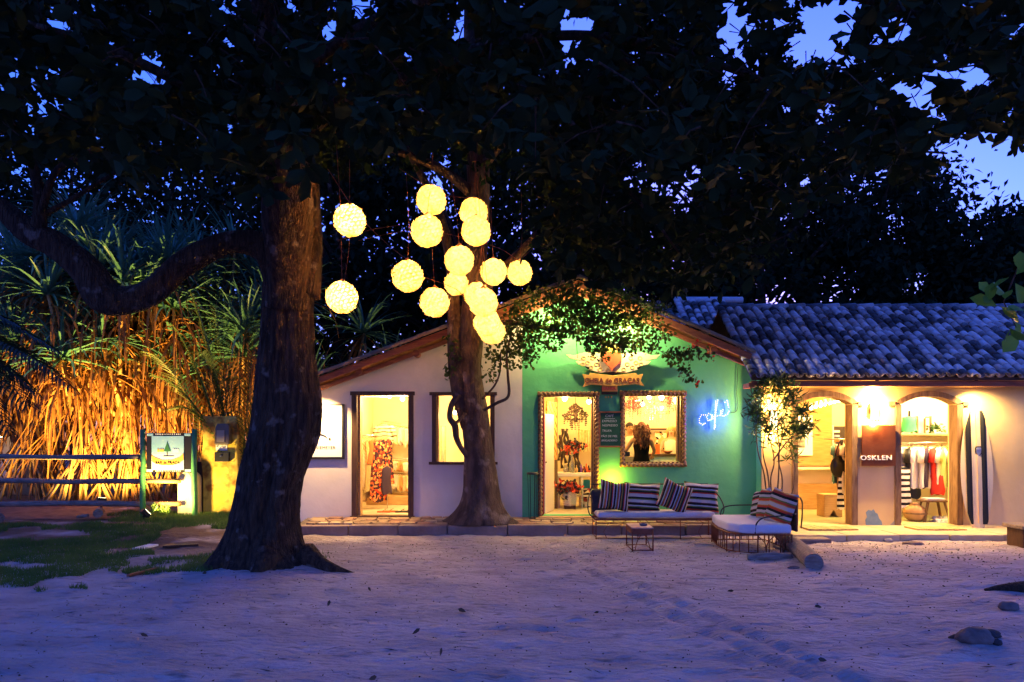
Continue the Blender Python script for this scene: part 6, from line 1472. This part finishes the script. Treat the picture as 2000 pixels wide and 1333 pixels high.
# ---- people
def person(p, h, label, skin, rz, joints, hairf, cloth, face=True, name='person'):
    """one skinned figure; joints = arm targets (elbow, wrist) for each side in the figure's own frame, facing -Y"""
    t = empty(name, p, label, 'person'); s_ = h/1.7
    V, E, Rr = [], [], []
    def add(v, r, par=None):
        V.append(Vector(v)*s_); Rr.append((r[0]*s_, r[1]*s_) if isinstance(r, tuple) else (r*s_, r*s_)); i = len(V)-1
        if par is not None: E.append((par, i))
        return i
    pel = add((0,0,.92), (.155,.105)); wa = add((0,0,1.08), (.125,.09), pel); ch = add((0,.0,1.26), (.15,.10), wa); sh = add((0,.01,1.38), (.12,.075), ch); nk = add((0,.0,1.46), (.05,.052), sh)
    h0 = add((0,-.012,1.545), (.062,.075), nk); h1 = add((0,-.005,1.60), (.072,.088), h0); h2 = add((0,.0,1.655), (.064,.078), h1)
    nose = add((0,-.108,1.575), (.010,.010), h0)
    for sg_, (el, wr) in zip((-1,1), joints):
        a_ = add((sg_*.175,.01,1.36), .050, sh); b_ = add(el, .037, a_); c_ = add(wr, .024, b_); d = (Vector(wr)-Vector(el)).normalized(); hd = add(Vector(wr)+d*.07, (.034,.018), c_)
        sd_ = d.cross(Vector((0,0,1))).normalized()
        for q, (off, L) in enumerate(((-.026,.062),(-.009,.072),(.009,.068),(.025,.052))):
            f0 = add(Vector(wr)+d*.105+sd_*off, .0085, hd); f1 = add(Vector(wr)+d*(.105+L*.6)+sd_*off*1.1+Vector((0,0,-.006)), .008, f0); add(Vector(wr)+d*(.105+L)+sd_*off*1.1+Vector((0,0,-.020)), .007, f1)
        t0 = add(Vector(wr)+d*.045+sd_*(-sg_*.040), .010, hd); add(Vector(wr)+d*.085+sd_*(-sg_*.058)+Vector((0,0,-.01)), .008, t0)
    for sg_ in (-1,1):
        a_ = add((sg_*.095,0,.84), .085, pel); b_ = add((sg_*.10,-.01,.48), .055, a_); c_ = add((sg_*.10,.015,.09), .038, b_); add((sg_*.11,-.14,.03), (.04,.025), c_)
    me = bpy.data.meshes.new('body'); me.from_pydata([v[:] for v in V], E, []); me.materials.append(skin)
    o = bpy.data.objects.new('body', me); col.objects.link(o); o.parent = t; o.rotation_euler = (0,0,rz); WL[o.name] = Vector(p)
    sk = o.modifiers.new('skin','SKIN'); sk.use_smooth_shade = True
    for i, r in enumerate(Rr): me.skin_vertices[0].data[i].radius = r
    me.skin_vertices[0].data[0].use_root = True
    o.modifiers.new('sub','SUBSURF').levels = 2; o.modifiers['sub'].render_levels = 2
    M = Matrix.Rotation(rz,4,'Z')
    def part(nm, mb, m, smooth_=True):
        me = bpy.data.meshes.new(nm); me.from_pydata([(M @ (Vector(v)*s_))[:] for v in mb.v], [], mb.f); me.materials.append(m)
        if smooth_: me.polygons.foreach_set('use_smooth',[True]*len(me.polygons))
        q = bpy.data.objects.new(nm, me); col.objects.link(q); q.parent = t; WL[q.name] = Vector(p); return q
    def ring(prof, n=22, open_=True, wob=.0):
        mb = MB()
        for z_, rx, ry_, cy in prof:
            for i in range(n):
                a_ = 2*math.pi*i/n; w_ = 1+wob*math.sin(5*a_+z_*9); mb.v.append((rx*w_*math.cos(a_), cy+ry_*w_*math.sin(a_), z_))
        for k in range(len(prof)-1):
            for i in range(n): a_ = k*n+i; b_ = k*n+(i+1)%n; mb.f.append((a_,b_,b_+n,a_+n))
        return mb
    for nm, prof, m in cloth: part(nm, ring(prof, wob=.02), m)
    hb_ = MB(); hairf(hb_); part('hair', hb_, hairm[label], True)
    if face:
        for sg_ in (-1,1):
            e = MB(); e.ball((sg_*.030,-.079,1.595), (.012,.008,.008), 8, 6); part('eye', e, mat('eye_dark',(.03,.02,.015),rough=.3))
            e = MB(); e.ball((sg_*.076,.0,1.58), (.010,.022,.032), 8, 6); part('ear', e, skin)
            e = MB(); e.tube([(sg_*.015,-.086,1.614),(sg_*.045,-.078,1.616)], .004, 5); part('eyebrow', e, hairm[label])
        e = MB(); e.tube([(-.022,-.085,1.533),(0,-.092,1.531),(.022,-.085,1.533)], [.003,.006,.003], 6); part('mouth', e, mat('lips',(.45,.12,.08),rough=.5))
    return t
skin1 = mat('skin_tan',(.42,.20,.10),rough=.55); skin2 = mat('skin_fair',(.55,.31,.18),rough=.55)
LW, LM, LB = 'person with long curly auburn hair in a black strapless top, back to the window', 'person with short dark hair in a pale tee facing out behind the counter', 'person with long blonde hair in a white top looking down at the counter'
hairm = {LW: mat('hair_auburn',(.10,.025,.010),(.18,.05,.02),30,.5,.8,60), LM: mat('hair_dark',(.025,.015,.012),rough=.5), LB: mat('hair_blonde',(.55,.33,.10),(.65,.42,.16),30,.45,.6,60,stretch=(4,4,1))}
def curly(mb):
    rs_ = random.Random(4)
    mb.ball((0,.012,1.61), (.092,.105,.10), 14, 10)
    for k in range(150):                     # ringlets from crown to shoulder blades, wide at the sides
        a_ = rs_.uniform(-.25,math.pi+.25); r = rs_.uniform(.07,.125); z0 = rs_.uniform(1.50,1.66); L = rs_.uniform(.12,.36)
        x_, y_ = math.cos(a_)*r, math.sin(a_)*r*1.0+.01; sp_ = rs_.uniform(1.0,1.45); ph = rs_.uniform(0,6)
        mb.tube([(x_*(1+(sp_-1)*i/7)+.012*math.sin(i*1.8+ph), y_*(1+.25*i/7)+.012*math.cos(i*1.8+ph), z0-L*i/7) for i in range(8)], [.012,.019,.021,.020,.019,.016,.012,.005], 6)
def short(mb):
    mb.ball((0,.014,1.635), (.082,.094,.075), 14, 10)
    mb.ball((0,.045,1.585), (.076,.062,.075), 12, 8)
def longh(mb):
    rs_ = random.Random(9); mb.ball((0,.016,1.63), (.088,.098,.085), 14, 10)
    for k in range(90):
        a_ = rs_.uniform(-.12,math.pi+.12); r = .088; L = rs_.uniform(.26,.40); x_, y_ = math.cos(a_)*r, math.sin(a_)*r+.01; ph = rs_.uniform(0,6)
        mb.tube([(x_*(1+.25*math.sin(i/7*2.4))+.004*math.sin(i+ph), y_*(1-.1*i/7)-.02*(i/7), 1.64-L*i/7) for i in range(8)], [.010,.014,.015,.015,.014,.013,.010,.004], 6)
blackc = mat('black_cloth',(.006,.005,.005),rough=.95,spec=.05); palet = mat('pale_tee',(.60,.50,.38),rough=.9); whitet = mat('white_top',(.72,.62,.48),rough=.85)
trousers = [('trousers',[(.95,.165,.115,0),(.80,.17,.12,0),(.55,.15,.10,0),(.45,.14,.10,0)],mat('denim',(.03,.04,.07),rough=.9))]
person((PX(1253,13.35),13.35,fz2), 1.71, LW, skin1, R(180), (((-.27,-.10,1.14),(-.26,-.30,1.03)),((.30,-.12,1.12),(.33,-.34,1.02))), curly, [('dress',[(1.285,.158,.112,0),(1.2,.152,.112,0),(1.06,.135,.10,0),(.95,.165,.125,0),(.75,.175,.135,0),(.5,.19,.14,0)],blackc)])
person((PX(1230,14.25),14.25,fz2), 1.72, LM, skin1, R(8), (((-.25,-.05,1.10),(-.18,-.25,1.0)),((.25,-.05,1.10),(.18,-.25,1.0))), short, [('shirt',[(1.43,.085,.07,.01),(1.39,.17,.09,.01),(1.30,.178,.118,0),(1.1,.145,.108,0),(.9,.17,.122,0)],palet)]+trousers)
person((PX(1312,14.45),14.45,fz2), 1.66, LB, skin2, R(-18), (((-.25,-.12,1.10),(-.12,-.32,1.04)),((.25,-.10,1.10),(.14,-.32,1.04))), longh, [('top',[(1.42,.09,.07,.01),(1.38,.165,.09,.01),(1.29,.17,.125,0),(1.1,.14,.105,0),(.9,.17,.122,0)],whitet)]+trousers)
bg_ = empty('serving_bowl', P(1304,884,13.85), 'shallow brown bowl on the counter in front of the blonde person', 'bowl'); MB().lathe([(.04,0),(.08,.03),(.11,.06),(.105,.06),(.08,.03)], (PX(1304,13.9),13.9,cz), 18).build('bowl', mat('brown_bowl',(.45,.15,.06),rough=.4), bg_, smooth=True)

# ---- cream shop, doorway beside the shrub
grain = mat('grasscloth', (.36,.20,.06), (.48,.30,.11), 4, .8, .3, 20, stretch=(1,1,14))
MB().box(RXL+.15, PX(1626,14.9), 14.93, 14.998, PZ(915,14.9)+.06, 2.54).build('wall_panel', grain, None, label='straw coloured grasscloth panel on the rear wall behind the framed picture', cat='panel')
MB().box(RXL+.15, PX(1660,14.9), 14.90, 14.998, .101, PZ(945,14.9)).build('wainscot', grain, None, label='straw coloured wainscot below the white ledge', cat='wainscot')
MB().box(RXL+.15, PX(1660,14.9), 14.72, 14.998, PZ(915,14.9)-.02, PZ(915,14.9)+.02).build('wall_ledge', inner_white, None, label='long white ledge on the rear wall of the cream shop', cat='ledge')
fp_ = empty('framed_picture', P(1565,890,14.85), 'white-matted landscape picture on the grasscloth panel', 'picture')
MB().box(PX(1535,14.88),PX(1587,14.88),14.87,14.92,PZ(890,14.88),PZ(812,14.88)).build('mat_board', white, fp_, bevel=.004); MB().box(PX(1543,14.86),PX(1572,14.86),14.855,14.868,PZ(875,14.86),PZ(840,14.86)).build('print', mat('landscape_print',(.05,.05,.05),(.4,.36,.26),4,.6,stretch=(1,1,3)), fp_)
dw = empty('inner_doorway', P(1641,1000,14.9), 'inner doorway with shade-coloured panel and shelves at the back of the cream shop', 'doorway')
MB().box(PX(1628,14.95),PX(1662,14.95),14.96,14.999,.1,PZ(833,14.95)).build('shade_panel', mat('doorway_shade',(.05,.04,.04),rough=.8), dw); MB().box(PX(1626,14.95),PX(1628,14.95),14.94,14.999,.1,PZ(831,14.95)).build('jamb', white, dw)  # solid dark panel imitates the shade of a room beyond
for k in range(8): MB().box(PX(1629,14.95),PX(1640,14.95),14.94,14.958,PZ(845+k*9,14.95),PZ(841+k*9,14.95)).build('shelf_item', [white,mat('blue_item',(.2,.3,.5),rough=.6),coral][k%3], dw)
cu_ = empty('wooden_cube_stool', P(1624,1010,13.6), 'pale wooden block stool with a notched foot in the cream shop', 'stool')
x0_, x1_ = PX(1608,13.5), PX(1643,13.5)
MB().prism([(x0_,.1),(x0_+.10,.1),(x0_+.18,.24),(x0_+.26,.1),(x1_,.1),(x1_,.54),(x0_,.54)], 13.45, 13.8).build('body', pale_wood, cu_, bevel=.008)
rr_ = rail((PX(1632,13.1),13.6,1.62),(PX(1662,13.0),12.85,1.62),'standing rail with a black bag beside the notched stool', drops=(((PX(1655,12.85),12.85,1.62),(PX(1655,12.85),12.85,.1)),))
for k, m_ in enumerate((mat('teal_shirt',(.10,.25,.22),rough=.9),mat('brown_shirt',(.25,.12,.06),rough=.9),whitet,navy,mat('sand_shirt',(.55,.42,.22),rough=.9))):
    garment((PX(1645+k*4,13.0),13.3-.1*k,1.60), .36, .75+.1*(k%3), R(60), m_, ['teal','brown','white','dark purple','sand coloured'][k]+' shirt on the standing rail by the notched stool', 'shirts on the standing rail', 'shirt', 'shirt', .03, 1.0, .15, 4, k)
garment((PX(1645,12.95),13.0,1.0), .13, .62, R(20), zig2, 'black and white banded scarf hanging from the standing rail', None, 'scarf', 'scarf', .035, 1.15, 0, 2, 1, hanger=False)
bgq = MB(); bgq.ball(P(1637,912,13.0), (.15,.08,.20), 14, 10); bag = empty('black_bag', P(1637,935,13.0), 'black leather bag hanging from the standing rail', 'bag'); bgq.build('body', mat('black_leather',(.012,.010,.010),rough=.35), bag, smooth=True)
MB().tube(spline([P(1628,905,12.98),P(1634,880,12.98),P(1642,862,12.98),P(1648,890,12.98)],5), .012, 6).build('strap', MATS['black_leather'], bag)
for k in range(7):
    p = P(1584+k*9, 797-k*2.5, 13.9-k*.12); t = empty('track_light', p, 'small lit track spotlight under the ceiling of the cream shop', 'spotlight', 'track spotlights')
    MB().tube([p+Vector((0,0,.10)), p], [.03,.04], 8).build('housing', white, t); MB().ball(p+Vector((0,-.01,-.01)), .028, 8, 6).build('bulb', bulb, t)
lamp('shop_light', (6.2,13.6,2.3), 60, WARM, .15); lamp('shop_light', (8.1,12.75,2.35), 60, (1,.76,.40), .15); lamp('shop_light', (7.0,14.2,2.3), 25, WARM, .12)
# ---- cream shop, doorway beside the surfboard
zr = PZ(866,13.2)
rail((PX(1752,13.2),13.3,zr),(PX(1885,13.2),13.15,zr+.02),'long shirt rail inside the doorway beside the surfboard')
tees = [white,mat('tee_cream',(.80,.72,.52),rough=.9),black,white,MATS['tee_cream'],white,navy,white,mat('tee_red',(.65,.04,.03),rough=.9),white,mat('tee_lime',(.55,.58,.22),rough=.9),mat('tee_olive',(.20,.21,.07),rough=.9),MATS['tee_lime']]
for k, m_ in enumerate(tees):
    front = k in (1,4,7,11)
    garment((PX(1762+k*8.6,13.2),13.25,zr), .46 if front else .42, .78 if m_ is not MATS['tee_red'] else .62, R(-18 if front else 48+random.uniform(-12,12)), m_, ['white shirt at the pillar end of the long rail','cream shirt turned to the front at the pillar end','black shirt between two pale ones on the long rail','white shirt behind the black one','cream shirt turned to the front mid rail','white shirt after the front-turned cream one','dark navy shirt on the long rail','white shirt turned to the front beside the navy one','red shirt on the long rail','white shirt between the red and the lime one','lime shirt before the olive one','olive shirt turned to the front near the surfboard','lime shirt at the surfboard end of the rail'][k], 'shirts on the long rail', 'shirt', 'shirt', .05, 1.02, .24, 5, k)
garment((PX(1766,13.0),13.05,PZ(905,13.0)), .30, .75, R(10), zig2, 'black and white striped dress low behind the clay pot', None, 'dress', 'dress', .07, 1.3, 0, 5, 2, hanger=False)
garment((PX(1834,13.1),13.15,PZ(918,13.1)), .26, .40, R(0), MATS['tee_red'], 'red cloth hanging below the shirts over the stool', None, 'cloth', 'red_cloth', .05, 1.0, 0, 3, 4, hanger=False)
garment((PX(1792,13.15),13.3,PZ(925,13.1)), .28, .42, R(0), mat('dark_trousers',(.05,.05,.05),rough=.9), 'dark shorts hanging below the pale shirts', None, 'shorts', 'shorts', .05, 1.0, 0, 3, 5)
shf = empty('goods_shelf', P(1815,848,13.4), 'wooden shelf of bags and frames above the long shirt rail', 'shelf'); zs = PZ(847,13.4)
MB().box(PX(1748,13.4),PX(1890,13.4),13.3,13.74,zs-.04,zs).build('board', pale_wood, shf, bevel=.006)
garment((PX(1776,13.4),13.42,zs+.40), .28, .30, R(0), mat('green_cloth',(.03,.30,.10),(.05,.38,.14),6,.8), 'green cloth bag standing on the goods shelf', None, 'bag', 'green_bag', .08, 1.2, 0, 3, 1, hanger=False)
MB().tube([(PX(1777,13.4),13.42,zs+.30),(PX(1777,13.4),13.42,zs+.44)], .022, 8).build('bottle', black, None, label='dark bottle neck above the green cloth bag', cat='bottle')
for a_ in (1786,1812):
    t = empty('wooden_rack', (PX(a_,13.45),13.45,zs), 'slim wooden rack standing on the goods shelf', 'rack', 'wooden racks on the goods shelf'); x_ = PX(a_,13.45)
    for u0, v0, u1, v1 in ((-.06,0,-.03,.30),(.05,0,.08,.34),(-.03,.30,.05,.33)): MB().box(x_+u0,x_+u1,13.45,13.49,zs+v0,zs+v1).build('batten', old_wood, t, bevel=.004)
po = empty('shelf_plant', (PX(1828,13.4),13.42,zs), 'small leafy plant on the goods shelf', 'plant'); pts = np.repeat(np.array([[PX(1828,13.4),13.42,zs+.1]]),70,0)+rng.normal(scale=.05,size=(70,3))*np.array([1.3,.6,.7]); leaf_obj('foliage', *leaf_cloud(pts, rng.normal(size=pts.shape), .09, .5, 'hex', .1), leaf_o, po); MB().lathe([(.04,0),(.055,.07)], (PX(1828,13.4),13.42,zs), 12).build('pot', white, po)
clay = mat('clay', (.42,.22,.09), (.52,.30,.13), 5, .8, .3, 20)
cp = empty('clay_pot', (PX(1787,12.85),12.85,.1), 'round clay jar on the shop floor beside the stool', 'pot'); MB().lathe([(.10,0),(.17,.06),(.20,.15),(.17,.24),(.09,.29),(.075,.31),(.09,.335)], (PX(1787,12.85),12.85,.1), 22).build('jar', clay, cp, smooth=True); MB().lathe([(.202,.135),(.207,.15),(.202,.165)], (PX(1787,12.85),12.85,.1), 22, cap=False).build('band', old_wood, cp, smooth=True)
stl = empty('wooden_stool', (PX(1820,12.8),12.8,.1), 'small splay-legged wooden stool below the shirts', 'stool'); zt = PZ(977,12.8)
MB().box(PX(1798,12.8),PX(1847,12.8),12.65,12.95,zt-.03,zt).build('seat', old_wood, stl, bevel=.008)
for sx_ in (-1,1):
    for sy_ in (-1,1): MB().bar((PX(1822,12.8)+sx_*.15,12.8+sy_*.1,zt-.03),(PX(1822,12.8)+sx_*.24,12.8+sy_*.14,.1),.035,.035).build('leg', old_wood, stl)
MB().box(PX(1805,12.8),PX(1840,12.8),12.7,12.9,zt,zt+.04).build('folded_shirt', white, None, label='folded white shirt lying on the splay-legged stool', cat='shirt', bevel=.012)
for k in range(5):
    x_ = PX(1826+k*10,12.75); t = empty('shoe', (x_,12.7,.1), 'pale low shoe standing on the floor past the stool', 'shoe', 'row of shoes'); mb = MB(); mb.ball((x_,12.7+.0,.135), (.045,.12,.035), 10, 6); mb.ball((x_,12.76,.155), (.04,.06,.05), 10, 6); mb.build('upper', [white,MATS['tee_cream'],white,coral,white][k], t, smooth=True); MB().box(x_-.045,x_+.045,12.58,12.82,.1,.115).build('sole', white, t, bevel=.01)
